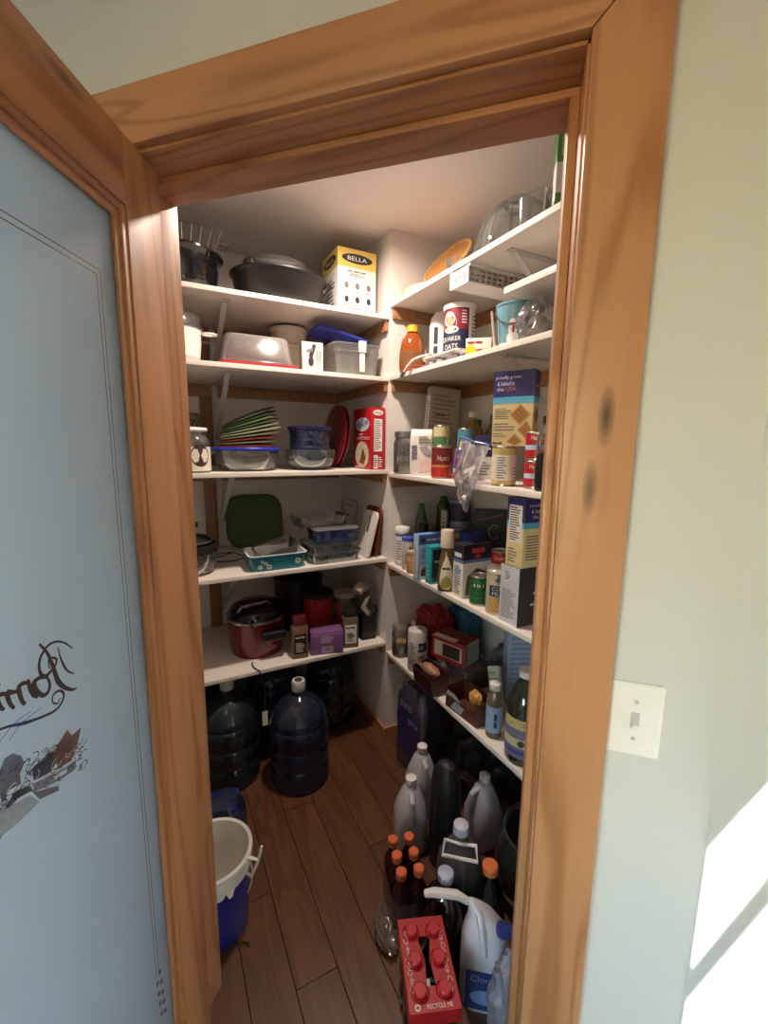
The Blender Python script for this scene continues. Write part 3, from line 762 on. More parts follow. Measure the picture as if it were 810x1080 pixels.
o = solo('blue_lid', 'rectangular royal blue plastic lid tilted across the clear bin', 'tray',  # a loose container lid laid across the bin
   MB().loft([(rr(.255, .19, .025), 0), (rr(.262, .197, .028), .004), (rr(.262, .197, .028), .016), (rr(.235, .17, .02), .02), (rr(.235, .17, .02), .014)]), ROYAL, 2.04, .80, z+.180, 45, tilt=(0, 11))

z = ZL[3]
def patterned():
    m, nt, N, L, b = newmat('scrollwork_tin')
    vo = N.new('ShaderNodeTexVoronoi'); vo.inputs['Scale'].default_value = 70; vo.feature = 'DISTANCE_TO_EDGE'
    L.new(objco(nt), vo.inputs['Vector'])
    f = math_(nt, 'GREATER_THAN', vo.outputs['Distance'], .16)
    L.new(mixc(nt, f, lin((150, 132, 110)), lin((34, 28, 26))), b.inputs['Base Color']); b.inputs['Roughness'].default_value = .5; return m
o = solo('patterned_canister', 'tall tin canister with dark scrollwork pattern at the back of the middle left shelf', 'canister',
   MB().lathe([(0, 0), (.06, 0), (.062, .01), (.062, .25), (.056, .262), (0, .265)], 28), patterned(), 2.33, .13, z, 45)
part('foot_rim', MB().lathe([(.063, 0), (.065, .003), (.065, .014), (.063, .017)], 28), STEEL, o); part('lid_rim', MB().lathe([(.0622, .235), (.065, .238), (.065, .25), (.0622, .253)], 28), STEEL, o)
o = solo('glass_canister', 'glass canister with white lid and a black and cream panel beside the blue rimmed casserole', 'canister',
   MB().lathe(shellprof([(0, 0), (.06, 0), (.066, .008), (.066, .12), (.058, .14), (.05, .15), (.05, .165)], .003), 28), GLASS, 1.955, .128, z, 45)
part('lid', MB().lathe([(0, .166), (.056, .166), (.06, .172), (.056, .182), (0, .186)], 28), WHITEP, o)
part('contents', MB().lathe([(0, .004), (.061, .004), (.061, .085), (.04, .1), (0, .1)], 24), CREAM, o)
cpan(o, .0665, -10, 95, .008, .105, pm((226, 216, 200), .5)); cdisc(o, .0665, 20, .07, .038, .045, pm((60, 46, 40), .5, 0, .6, 120), 'dark_motif', .0012)
o = solo('glass_casserole', 'round glass casserole with a blue rimmed lid under the fanned lids', 'casserole',
   MB().lathe(bowlprof(.095, .142, .088, .004), 40, 1, .86), GLASS, 2.03, .355, z, 45)
part('lid_rim', MB().lathe([(.14, .089), (.15, .090), (.152, .098), (.146, .104), (.138, .102)], 40, 1, .86), pm((40, 56, 176), .3, 0, .05), o)
part('lid_top', MB().lathe([(0, .1005), (.139, .1005), (.139, .1025), (0, .1028)], 40, 1, .86), CLEARP2, o)
part('contents', MB().lathe([(0, .005), (.09, .005), (.115, .025), (.128, .055), (0, .056)], 40, 1, .84), pm((150, 150, 148), .6, 0, .2, 60), o)
for s_ in (-1, 1): part('handle', MB().loft([(rr(.03, .09, .012, 3, s_*.150), .074), (rr(.03, .09, .012, 3, s_*.150), .084)]), GLASS, o)
cols = [((120, 34, 34), 'dark red'), ((106, 116, 76), 'olive green'), ((128, 42, 40), 'brick red'), ((112, 122, 80), 'moss green'), ((136, 142, 108), 'pale green'), ((118, 126, 110), 'grey green'), ((58, 74, 48), 'deep green'), ((82, 106, 58), 'leaf green'), ((48, 62, 40), 'bottle green'), ((56, 68, 48), 'blackish green')]
for i, (c, nm) in enumerate(cols):
    th = 2+i*2.3; r = .140-.003*abs(i-4)
    mb = MB().lathe([(0, .013), (r*.4, .012), (r*.75, .008), (r-.008, .003), (r, 0), (r, .003), (r-.006, .006), (r*.75, .011), (r*.4, .015), (0, .016)], 40).xf(T(r, 0, 0))
    o = solo('plastic_lid', '%s round plastic lid in the fan of lids on the casserole' % nm, 'plate', mb, pm(c, .4), 2.05+.003*i, .228+.004*i, z+.1035+i*.0098, 45, tilt=(0, -th), group='fanned round lids')  # loose container lids, fanned out as shallow domed discs
o = solo('glass_mixing_bowl', 'wide clear glass bowl holding the stack of blue bowls', 'bowl', MB().lathe(bowlprof(.055, .122, .095, .0035), 36), GLASSG, 2.025, .65, z, 45)
for i in range(4):
    o = solo('blue_glass_bowl', '%s of the nested blue tinted glass bowls in the wide clear bowl' % ('lowest', 'second lowest', 'second highest', 'topmost')[i], 'bowl', MB().lathe(bowlprof(.05, .098, .075, .003), 32), thin((196, 212, 246), .04, .05, .06), 2.025, .65, z+.0045+i*.034, 45, group='nested blue glass bowls')
o = solo('dark_blue_lid', 'dark blue round lid covering the stack of blue bowls', 'plate', MB().lathe([(0, .0), (.1, .0), (.105, .004), (.105, .016), (.098, .02), (0, .022)], 32), pm((26, 30, 74), .35), 2.025, .65, z+.0045+3*.034+.076, 45)  # the lid over the stack of bowls
for i in range(2):
    o = solo('red_platter', ['dark red round platter standing upright farther from the red rice carton', 'dark red round platter leaning against its twin, nearer the rice carton'][i], 'platter',
       MB().lathe([(0, 0), (.145, 0), (.163, .006), (.163, .012), (.145, .009), (.13, .006), (0, .006)], 40).xf(T(0, 0, .163) @ RY(90)), pm((118, 24, 34), .32), 2.17+.012*i, .80+.028*i, z+.002, 45, tilt=(0, 7-i), group='red platters standing on edge')
o = carton('rice_carton', 'red instant rice carton with an oval food picture', 'box', 1.995, .948, z, -45, .205, .075, .297, pm((176, 22, 34), .45))
disc(o, 'f', .52, .74, .40, .115, PAPER, 'white_badge'); disc(o, 'f', .54, .75, .36, .09, pm((196, 204, 222), .5), 'badge_shade', .0012); txt(o, 'f', 'Minute', .5, .745, .72, .10, pm((30, 40, 110), .5), .3, 12, .0018)
txt(o, 'f', 'WHITE RICE', .55, .515, .78, .05, PAPER); lines(o, 'f', .3, .7, .56, .6, 1, PAPER)
disc(o, 'f', .5, .24, .40, .22, pm((200, 196, 170), .5, 0, .3, 60), 'food_picture'); poly(o, 'f', [(.35, .1), (.62, .08), (.72, .2), (.55, .36), (.45, .24)], pm((120, 76, 40), .6, 0, .4, 120), 'food_picture', .0013); poly(o, 'f', [(.55, .12), (.72, .16), (.64, .26)], pm((170, 40, 30), .5), 'food_picture', .0016)
lines(o, 'f', .1, .9, .015, .05, 1, PAPER)
# nutrition side faces the doorway: local right side is -u
disc(o, 'r', .5, .92, .36, .045, PAPER, 'white_badge'); txt(o, 'r', 'Minute', .5, .92, .5, .04, pm((30, 40, 110), .5), .3)
pan(o, 'r', .22, .8, .30, .82, PAPER, 'nutrition_panel'); lines(o, 'r', .26, .76, .32, .80, 14, GREYINK); pan(o, 'r', .2, .5, .02, .24, PAPER, 'barcode_panel'); lines(o, 'r', .55, .85, .04, .22, 5, PAPER); lines(o, 'r', .22, .48, .05, .2, 5, INK, e=.0013)

z = ZL[4]
o = solo('glass_bowl', 'clear glass bowl under a dark bowl at the left end of the second lowest shelf', 'bowl', MB().lathe(bowlprof(.06, .105, .095, .004), 32), GLASS, 2.01, .105, z, 45)
o = solo('steel_bowl', 'dark steel bowl stacked in the clear glass bowl', 'bowl', MB().lathe(bowlprof(.05, .1, .075, .003), 32), pm((70, 66, 64), .3, .6), 2.01, .105, z+.058, 45)
o = solo('chopper_lid', 'black food chopper top with knob on the stacked bowls', 'chopper', MB().lathe([(0, 0), (.085, 0), (.088, .008), (.06, .03), (.02, .036), (.016, .06), (.03, .072), (.03, .088), (0, .092)], 28), BLACKP, 2.01, .105, z+.1335, 45)  # only the lid of a chopper, set on the bowls
part('rim_band', MB().lathe([(.0875, .004), (.090, .006), (.090, .012), (.086, .014)], 28), STEEL, o)
o = solo('green_tray', 'dull green square tray leaning against the back wall', 'tray',
   MB().loft([(rr(.285, .27, .07), 0), (rr(.295, .28, .075), .004), (rr(.295, .28, .075), .016), (rr(.285, .27, .07), .018), (rr(.27, .255, .065), .008)]).xf(T(0, 0, .14) @ RX(90)), pm((66, 94, 40), .55), 2.39, .452, z+.005, 45, tilt=(-14, 0))
part('dark_rim', MB().tube([(x, .0, y+.14) for x, y in [(p[0], p[1]) for p in rr(.295, .28, .075)]], .005, 6, True).xf(T(0, -.008, 0)), pm((26, 34, 20), .5), o)
o = solo('wire_trivet', 'black bent wire trivet lying on the shelf before the green tray', 'trivet',
   MB().tube([(-.08, -.03, .004), (.02, -.05, .004), (.09, .0, .004), (.03, .02, .03), (-.05, .04, .004)], .0032, 6, True).tube([(-.08, -.03, .004), (-.03, .03, .028), (.03, .02, .03)], .0028, 6), BLACKP, 2.17, .27, z, 45)
o = solo('teal_baking_dish', 'teal baking dish with white flowers and white inside', 'baking dish', tray(.262, .20, .066, .03, .005, 1.10, .004), TEAL, 1.985, .455, z, 45)
part('white_lining', MB().loft([(rr(.268, .206, .03), .0705), (rr(.268, .206, .03), .0725), (rr(.250, .188, .03), .0725), (rr(.226, .17, .028), .007), (rr(.22, .16, .028), .0062)], False, True), WHITEC, o)
def dec(mb_pts, y, mat, nm, par): part(nm, MB().add([(x, y+.0 - .0 + (-(zz)*.13), zz) for x, zz in mb_pts], [tuple(range(len(mb_pts)))]), mat, par, smooth=False)
FLW = pm((206, 214, 206), .4)
for cx, cz, rr_ in ((-.085, .022, .012), (-.06, .036, .01), (-.045, .02, .013), (-.075, .045, .009), (.085, .036, .016)):
    for k_ in range(6):
        a = k_*PI/3+cx*40; px, pz = cx+rr_*.6*math.cos(a), cz+rr_*.6*math.sin(a)
        dec([(px+rr_*.34*math.cos(t), pz+rr_*.34*math.sin(t)) for t in (0, 1.05, 2.1, 3.14, 4.2, 5.2)], -.0925, FLW, 'flower_print', o)
dec([(-.03, .050), (.06, .052), (.06, .0545), (-.03, .0525)], -.0925, pm((120, 176, 184), .4), 'handle_line', o)
o = solo('glass_loaf_dish', 'clear glass loaf dish lying tilted in the teal baking dish', 'baking dish', tray(.20, .105, .06, .02, .004, 1.1, .004), GLASS, 1.99, .465, z+.034, 62, tilt=(14, -10))
o = solo('glass_baking_dish', 'clear glass baking dish at the bottom of the dish stack', 'baking dish', tray(.26, .205, .05, .035, .004, 1.1, .006), GLASSG, 1.99, .735, z, 45, group='stacked glass baking dishes')
o = solo('glass_baking_dish', 'clear glass baking dish second in the dish stack', 'baking dish', tray(.245, .195, .05, .035, .004, 1.1, .006), GLASSG, 1.99, .73, z+.040, 48, group='stacked glass baking dishes')
o = solo('blue_glass_dish', 'blue tinted glass dish with a pale lid near the top of the dish stack', 'baking dish', tray(.215, .175, .058, .03, .004, 1.08, .003), thin((170, 190, 236), .05, .05, .10), 2.0, .745, z+.0955, 45)
part('lid', MB().loft([(rr(.23, .19, .03), .0625), (rr(.232, .192, .03), .068), (rr(.21, .17, .03), .0705)]), CLEARP, o)
o = solo('glass_oblong_dish', 'clear oblong glass dish with handles on top of the dish stack', 'baking dish', tray(.26, .17, .045, .03, .004, 1.1, .005), GLASS, 2.05, .70, z+.1665, 52)
part('handle', MB().loft([(rr(.022, .10, .01, 3, .14), .036), (rr(.022, .10, .01, 3, .14), .044)]), GLASS, o); part('handle', MB().loft([(rr(.022, .10, .01, 3, -.14), .036), (rr(.022, .10, .01, 3, -.14), .044)]), GLASS, o)
def slotplate(w, h, r, t, sx, sz, sw, sh_):
    n = 6; out = rr(w, h, r, n-1); inn = rr(sw, sh_, min(sw, sh_)*.48, n-1, sx, sz); m = len(out); mb = MB(); vs_ = []
    for zz in (0, t):
        vs_ += [(p[0], p[1], zz) for p in out]+[(p[0], p[1], zz) for p in inn]
    fs = []
    for i in range(m):
        j = (i+1) % m
        fs += [(i, m+i, m+j, j), (2*m+i, 2*m+j, 3*m+j, 3*m+i), (i, j, 2*m+j, 2*m+i), (m+j, m+i, 3*m+i, 3*m+j)]
    return mb.add(vs_, fs)
o = solo('white_cutting_board', 'white plastic cutting board with a long grip slot leaning on the corner wall', 'cutting board',
   slotplate(.15, .235, .03, .011, .0, .045, .032, .095).xf(T(0, 0, .1175) @ RX(90)), WHITEP, 1.968, .905, z, -45, tilt=(-14, 0))
o = solo('brown_cutting_board', 'dark red brown wooden board behind the white cutting board', 'cutting board',
   MB().loft([(rr(.17, .25, .025), 0), (rr(.17, .25, .025), .012)]).xf(T(0, 0, .125) @ RX(90)), pm((104, 42, 34), .5, 0, .2, 12), 1.985, .955, z, -45, tilt=(-7, 0), bevel=.002)
o = solo('wire_roasting_rack', 'thin wire roasting rack standing behind the glass dishes', 'rack',
   MB().tube([(p[0], 0, p[1]+.13) for p in rr(.22, .25, .04)], .003, 6, True).tube([(p[0], 0, p[1]+.13) for p in rr(.16, .19, .03)], .0025, 6, True), WIRE, 2.26, .93, z, -45, tilt=(-6, 0))

z = ZL[5]
o = empty('slow_cooker', 'red slow cooker with black lid and side handle', 'slow cooker', 2.10, .385, z, 45)
part('body', MB().lathe([(0, .006), (.11, .006), (.122, 0), (.128, .02), (.136, .06), (.138, .165), (.141, .17), (.141, .176), (.12, .178), (0, .17)], 40), pm((112, 16, 22), .22, 0, .12, coat=.5), o)
part('rim', MB().lathe([(.140, .172), (.146, .175), (.146, .183), (.139, .186)], 40), CHROME, o)
part('lid', MB().lathe([(.138, .186), (.136, .20), (.12, .225), (.08, .248), (.03, .254), (0, .255)], 40), pm((16, 14, 16), .15), o)
part('lid_handle', MB().tube([(-.10, -.09, .235), (-.085, -.10, .262), (.04, -.08, .262), (.055, -.065, .24)], .007, 8), CHROME, o)
part('side_handle', MB().loft([(rr(.10, .03, .012, 3, .05, -.148), .095), (rr(.11, .05, .016, 3, .05, -.146), .105), (rr(.11, .05, .016, 3, .05, -.146), .135), (rr(.1, .03, .012, 3, .05, -.142), .142)]), BLACKP, o)
part('latch', MB().tube([(-.05, -.145, .168), (-.06, -.15, .20), (-.045, -.148, .222), (-.03, -.15, .20), (-.035, -.146, .168)], .004, 6), CHROME, o)
part('foot_ring', MB().lathe([(.10, 0), (.12, 0), (.12, .006), (.10, .006)], 32), BLACKP, o)
o = solo('power_cord', 'black power cord trailing from the slow cooker over the shelf edge', 'cord', MB().tube([W(1.95, .33, z+.004), W(1.92, .325, z+.004), W(1.885, .33, z+.004), W(1.862, .345, z+.002), W(1.860, .352, z-.03), W(1.866, .36, z-.05), W(1.862, .365, z-.12), W(1.858, .362, z-.2)], .0032, 6), BLACKP, 0, 0, 0, 0)
part('hang_tag', MB().box(-.012, .012, -.001, .001, -.035, .035).xf(Matrix.Translation(W(1.858, .362, z-.235)) @ RZ(45)), PAPER, o)
def spice(name, label, u, v, zz, rot, w, d, h, body, capm, capn, lab, ht=None):
    o = solo(name, label, 'spice jar', MB().loft([(rr(w*.96, d*.96, .008, 3), 0), (rr(w, d, .008, 3), .004), (rr(w, d, .008, 3), h*.74), (rr(w*.7, d*.8, .012, 3), h*.80)]), body, u, v, zz, rot)
    DIM[o.name] = (w, d, h)
    part('cap', MB().loft([(rr(w*.82, d*.9, .014, 4), h*.80), (rr(w*.82, d*.9, .014, 4), h*.985), (rr(w*.76, d*.84, .012, 4), h)]), capm, o)
    pan(o, 'f', .14, .86, .12, .60, lab[0], 'paper_label', .001); lines(o, 'f', .22, .8, .16, .40, 5, lab[1], e=.0014); txt(o, 'f', lab[2], .5, .52, .6, .06, lab[1], e=.0015)
    disc(o, 'f', .5, .32, .2, .07, lab[3], 'label_picture', .0012); return o
spice('spice_bottle', 'brown spice bottle with dark red cap and black label', 1.92, .548, z, 38, .078, .055, .205, pm((116, 84, 66), .35, 0, .15, 60), pm((92, 22, 26), .4), 0, (pm((34, 26, 26), .5), pm((196, 188, 178), .5), '#2', pm((128, 52, 40), .5)))
o = carton('purple_tea_carton', 'small purple carton with a barcode before the red canister', 'box', 1.92, .683, z, 33, .158, .085, .112, PURPLE)
lines(o, 'f', .3, .75, .52, .86, 5, pm((214, 190, 216), .5)); pan(o, 'f', .34, .68, .08, .36, pm((196, 176, 196), .5), 'barcode_panel')
mb = MB(); g, _ = fmap(o, 'f')
for i in range(9):
    a = .37+i*.032; mb.add([g(a, .12, .001), g(a+.014, .12, .001), g(a+.014, .34, .001), g(a, .34, .001)], [(0, 1, 2, 3)])
part('barcode', mb, INK, o, smooth=False); pan(o, 'f', 0, 1, .86, .94, pm((176, 126, 186), .4), 'light_band')
o = solo('red_canister', 'red canister mug with black lid behind the purple carton', 'canister', MB().lathe(shellprof([(0, 0), (.07, 0), (.074, .006), (.078, .225), (.08, .23)], .004), 32), pm((150, 22, 28), .3), 2.09, .70, z, 45)
part('lid', MB().lathe([(.0, .23), (.082, .23), (.082, .25), (.06, .262), (0, .264)], 32), BLACKP, o)
part('handle', MB().tube([(.072*math.cos(.6)+.01, -.07, .19), (.075, -.105, .185), (.078, -.11, .12), (.065, -.075, .08)], .009, 8), pm((150, 22, 28), .3), o)
spice('spice_bottle', 'brown spice bottle with black cap and white label', 1.915, .81, z, 30, .078, .055, .205, pm((96, 76, 60), .35, 0, .2, 70), BLACKP, 0, (PAPER, INK, '#2', pm((150, 140, 120), .5)))
o = solo('glass_jar', 'glass jar with a dull white lid behind the black capped spice bottle', 'jar', MB().lathe([(0, 0), (.05, 0), (.054, .01), (.054, .19), (.045, .205), (0, .205)], 28), pm((112, 100, 84), .2, 0, .2, 50), 2.085, .848, z, 45)
part('lid', MB().lathe([(0, .205), (.058, .205), (.06, .21), (.06, .228), (.056, .232), (0, .233)], 28), pm((176, 170, 160), .45), o)
o = empty('food_grinder', 'black hand grinder with speckled hopper, cream spout and strap', 'grinder', 1.975, .93, z, 40)
part('base', MB().loft([(rr(.085, .08, .012, 3), 0), (rr(.085, .08, .012, 3), .11), (rr(.07, .07, .02, 3), .12)]), BLACKP, o)
part('hopper', MB().loft([(rr(.062, .06, .02, 4), .12), (rr(.07, .066, .025, 4), .17), (rr(.06, .055, .025, 4, -.02), .25), (rr(.045, .04, .018, 4, -.035), .30)]), pm((84, 78, 72), .7, 0, .8, 220), o)
part('spout', MB().tube([(-.02, -.02, .285), (-.055, -.05, .295), (-.075, -.06, .275)], [.026, .028, .03], 12), pm((176, 160, 140), .5), o)
part('strap', MB().add([(-.03, -.06, .235), (-.005, -.062, .25), (-.03, -.064, .195), (-.055, -.062, .19), (-.005, -.064, .16), (-.012, -.064, .14)], [(0, 1, 2, 3), (3, 2, 4, 5)]).add([(-.03, -.0625, .235), (-.005, -.0645, .25), (-.03, -.0665, .195), (-.055, -.0645, .19), (-.005, -.0665, .16), (-.012, -.0665, .14)], [(3, 2, 1, 0), (5, 4, 2, 3)]), pm((170, 156, 140), .6), o)
part('crank', MB().tube([(.02, -.045, .13), (.035, -.055, .16), (.03, -.055, .19)], .007, 8), BLACKP, o)
part('plate', MB().box(-.03, .035, -.0435, -.0405, .02, .095), pm((40, 40, 44), .3), o, .002)
o = solo('black_stockpot', 'large black stockpot at the back of the lowest left shelf', 'pot', MB().lathe(shellprof([(0, 0), (.12, 0), (.13, .01), (.132, .27), (.138, .275)], .004), 32), BLACKP, 2.31, .66, z, 45)
part('lid', MB().lathe([(.136, .276), (.136, .282), (.08, .31), (.03, .32), (0, .32)], 32), BLACKP, o)

# ------------------------------------------------------------------ water jugs and bucket on the floor, left
JUG = thin((120, 146, 196), .05, .04, .10); JUG2 = thin((120, 158, 166), .05, .04, .10)
def jug(label, u, v, mat, dark):
    pr = [(0, .006), (.11, 0), (.13, .012), (.135, .03), (.135, .10), (.130, .108), (.135, .116), (.135, .19), (.130, .198), (.135, .206), (.135, .29), (.130, .298), (.132, .305), (.12, .345), (.085, .385), (.045, .41), (.03, .42), (.028, .45), (.0, .45)]
    o = solo('water_jug', label, 'water jug', MB().lathe(pr, 36), mat, u, v, 0, 45, group='large water jugs')
    part('cap', MB().lathe([(0, .487), (.028, .487), (.031, .48), (.031, .445), (.029, .44)], 24), pm((196, 196, 192), .4), o)
    part('cap_seal', MB().lathe([(0, .489), (.018, .489), (.018, .487), (0, .4865)], 20), pm((70, 62, 64), .5), o)
    part('water', MB().lathe([(0, .01), (.108, .006), (.127, .016), (.1315, .032), (.1315, .09), (.127, .108), (.1315, .126), (.1315, .18), (.127, .198), (.1315, .216), (.1315, .24), (0, .24)], 32), dark, o)
    return o
DKW = thin((70, 104, 170), .05, .02, .06); DKW2 = thin((80, 120, 130), .05, .02, .06)
jug('deep blue water jug standing foremost beneath the lowest left shelf', 1.80, .505, JUG, DKW)
o = jug('greenish water jug behind the blue bucket with a white tag', 1.955, .215, JUG2, DKW2)
jug('greenish water jug in the back row nearest the boxed-in corner', 2.16, .79, JUG2, DKW2)
jug('water jug in the back row behind the foremost jug', 2.19, .47, JUG2, DKW2)
jug('water jug in the back row against the left end', 2.27, .09, JUG2, DKW2)
o = solo('paint_bucket', 'royal blue bucket with white rim and paint drips', 'bucket', MB().lathe([(0, .004), (.098, 0), (.102, .006), (.112, .215)], 40), pm((24, 40, 128), .35), 1.305, .075, 0, 20)
part('rim', MB().lathe([(.112, .212), (.119, .215), (.119, .225), (.115, .228), (.121, .232), (.121, .245), (.117, .248), (.123, .252), (.123, .27), (.119, .274), (.1115, .27), (.1005, .10), (.095, .008), (0, .008)], 40), pm((226, 222, 216), .4, 0, .03), o)
part('spout_handle', MB().tube([(.118, -.02, .262), (.15, -.02, .25), (.158, -.02, .285), (.162, -.02, .30)], [.006, .005, .005, .004], 6).tube([(.150, -.02, .25), (.128, -.03, .20), (.118, -.03, .215)], .005, 6), WHITEP, o)
dr = MB()
for a, h, w_ in ((-62, .06, 4), (-50, .035, 9), (-38, .02, 12), (-22, .028, 8), (-8, .018, 14), (10, .03, 7), (28, .02, 12), (45, .03, 8)):
    vs_ = []
    for aa in (a-w_, a+w_):
        t = rad(aa); vs_.append((.1135*math.sin(t), -.1135*math.cos(t), .214))
    for aa in (a+w_*.35, a-w_*.35):
        t = rad(aa); vs_.append((.1125*math.sin(t), -.1125*math.cos(t), .214-h))
    dr.add(vs_, [(0, 1, 2, 3)])
part('paint_drips', dr, WHITEP, o, smooth=False)
part('bail', MB().tube([(.118*math.sin(t), -.118*math.cos(t)*1.0, .19-.05*math.sin((t+.2)*1.0)) for t in [1.3+.15*i for i in range(9)]], .0025, 6), WIRE, o)
def blob(rx, ry, rz, amp, fr_, seed=0, sub=4, ridge=False, cut=None):
    bm = bmesh.new(); bmesh.ops.create_icosphere(bm, subdivisions=sub, radius=1)
    for vtx in bm.verts:
        n = vtx.co.normalized(); q = n*fr_+Vector((seed*7.1, seed*3.3, seed*1.7))
        a = noise.noise(q); a = (1-abs(a)*2)*.7 if ridge else a
        a += .4*noise.noise(q*2.3)
        e = .55
        sq = Vector([math.copysign(abs(c)**e, c) for c in n]) if cut == 'box' else n
        k = 1+amp*a
        vtx.co = Vector((sq.x*rx*k, sq.y*ry*k, max(-rz, sq.z*rz*k)))
    mb = MB(); bm.verts.ensure_lookup_table()
    mb.add([tuple(v.co) for v in bm.verts], [tuple(v.index for v in f.verts) for f in bm.faces]); bm.free()
    mb.v = [(x, y, zz+rz) for x, y, zz in mb.v]; return mb
def botprof(r, h, neck=.012, cap=.02): return [(0, 0), (r*.9, 0), (r, .008), (r, h*.62), (r*.85, h*.74), (neck*1.2, h-cap-.01), (neck, h-cap)]
o = empty('water_bottle_pack', 'shrink wrapped pack of blue water bottles behind the bucket', 'bottle pack', 1.535, .135, 0, 30)
for i in range(2):
    for j in range(2):
        b = part('bottle', MB().lathe(botprof(.034, .235)+[(0, .215)], 18).xf(T(-.037+i*.074, -.037+j*.074, 0)), thin((70, 110, 200), .05, .05, .15), o)
        part('cap', MB().lathe([(.015, .213), (.015, .235), (0, .236)], 14).xf(T(-.037+i*.074, -.037+j*.074, 0)), ROYAL, b)
part('wrap', MB().loft([(rr(.158, .158, .04), .001), (rr(.16, .16, .04), .13), (rr(.15, .15, .045), .19), (rr(.10, .11, .04), .24), (rr(.06, .07, .03), .245)]), thin((120, 150, 220), .15, .12, .12), o)
part('tag', MB().box(-.02, .02, -.001, .001, -.025, .025).xf(T(-.02, -.078, .20) @ RX(-35)), PAPER, o)

# ================================================================== things on the right bay shelves (rot -45 faces the doorway side)
z = ZR[1]
o = solo('plate_stack', 'stack of pale paper plates under the wicker tray on the topmost right shelf', 'plates', MB().lathe([(0, 0), (.09, 0), (.118, .012), (.122, .03), (.115, .028), (.09, .016), (0, .016)], 36), pm((214, 198, 170), .6), 1.735, 1.125, z, -45)
part('upper_plate', MB().lathe([(0, .017), (.09, .017), (.118, .03), (.121, .034), (.09, .021), (0, .021)], 36), pm((196, 178, 150), .6), o)
o = empty('wicker_tray', 'round honey coloured wooden tray with a rope rim propped up', 'tray', 1.69, 1.11, z+.036, -45, tilt=(52, 10))
part('disc', MB().lathe([(0, 0), (.10, 0), (.118, .012), (.122, .022), (.114, .02), (.098, .008), (0, .008)], 40).xf(T(0, .122, 0)), pm((206, 150, 88), .5, 0, .15, 20), o)
rp = MB()
for i in range(44):
    a = 2*PI*i/44; c = Vector((.119*math.cos(a), .122+.119*math.sin(a), .022)); d = Vector((-math.sin(a), math.cos(a), .5))*.009
    rp.tube([c-d, c, c+d], [.004, .0065, .004], 6)
part('rope_rim', rp, pm((216, 172, 108), .6), o)
o = solo('glass_punch_bowl', 'upturned cut glass bowl on the topmost right shelf', 'bowl', MB().lathe([(.14, 0), (.142, .006), (.137, .065), (.118, .13), (.08, .172), (.05, .182), (.045, .196), (.0, .197), (0, .193), (.041, .192), (.046, .178), (.077, .168), (.114, .127), (.133, .065), (.138, .006)], 40), GLASS, 1.25, 1.165, z, -45)
for i in range(14):
    a = 2*PI*i/14; part('cut_facet', MB().tube([(.1415*math.cos(a), .1415*math.sin(a), .012), (.1385*math.cos(a), .1385*math.sin(a), .065), (.1195*math.cos(a), .1195*math.sin(a), .13)], [.004, .005, .002], 6), GLASS, o)
o = solo('clear_cake_box', 'clear plastic tub standing behind the upturned glass bowl', 'container', tray(.13, .11, .13, .02, .002, .95, .004), CLEARP2, 1.465, 1.23, z, -45)
o = solo('wire_stand', 'thin wire plate stand beside the clear tub', 'stand', MB().tube([(-.03, 0, .003), (-.03, 0, .15), (.03, 0, .145), (.03, 0, .003)], .003, 6).tube([(-.03, -.03, .003), (-.03, .04, .003)], .003, 6).tube([(.03, -.03, .003), (.03, .04, .003)], .003, 6), WIRE, 1.575, 1.29, z, -45)
o = solo('glass_cup', 'small clear glass cup at the front edge of the topmost right shelf', 'cup', MB().lathe(bowlprof(.03, .045, .05, .003), 24), GLASS, 1.445, 1.06, z, -45)
part('handle', MB().tube([(-.04, 0, .04), (-.065, 0, .035), (-.06, 0, .015), (-.036, 0, .012)], .004, 6), GLASS, o)
o = solo('clear_tub', 'square clear plastic tub next to the green and white carton', 'container', tray(.09, .09, .085, .015, .002, 1.06, .003), CLEARP2, 1.053, 1.06, z, -30)
o = carton('green_carton', 'white and green food carton at the end of the topmost right shelf', 'box', .935, 1.075, z, 5, .11, .06, .215, PAPER)
pan(o, 'f', .0, 1, .55, 1, pm((96, 150, 84), .5), 'green_panel'); pan(o, 'f', .1, .9, .62, .86, pm((216, 206, 160), .5), 'picture_panel', .0010); poly(o, 'f', [(.2, .66), (.45, .64), (.7, .72), (.5, .82), (.3, .78)], pm((160, 110, 60), .5, 0, .4, 90), 'food_picture', .0014)
pan(o, 'f', 0, 1, 0, .2, pm((96, 150, 84), .5), 'green_panel'); txt(o, 'f', '#2', .5, .38, .7, .08, GREEN); pan(o, 'l', 0, 1, 0, .12, pm((96, 150, 84), .5), 'green_panel', .0006); pan(o, 'l', 0, 1, .6, 1, pm((96, 150, 84), .5), 'green_panel', .0006)

# perforated rack hung under the topmost right shelf
o = empty('undershelf_rack', 'white perforated rack with price tag hung under the topmost right shelf', 'rack', 0, 0, 0, 0)
u0, u1, v0, v1, z0, z1 = 1.295, 1.40, CV+.004, VB-.06, 2.120, 2.168
part('bottom_plate', ubox(MB(), u0, u1, v0, v1, z0, z0+.002), WHITEP, o)
gb = MB()
for k in range(15):
    vv = v0+(v1-v0)*k/14; gb.tube([W(u0, vv, z0), W(u0, vv, z1)], .0028, 5); gb.tube([W(u1, vv, z0), W(u1, vv, z1)], .0028, 5)
for k in range(4):
    zz = z0+(z1-z0)*k/3; gb.tube([W(u0, v0, zz), W(u0, v1, zz)], .0026, 5); gb.tube([W(u1, v0, zz), W(u1, v1, zz)], .0026, 5)
part('side_grid', gb, pm((196, 186, 176), .5), o)
part('hanger', ubox(MB(), u0-.006, u0+.012, v0, v1, z1, z1+.0095), WHITEP, o); part('hanger', ubox(MB(), u1-.012, u1+.006, v0, v1, z1, z1+.0095), WHITEP, o)
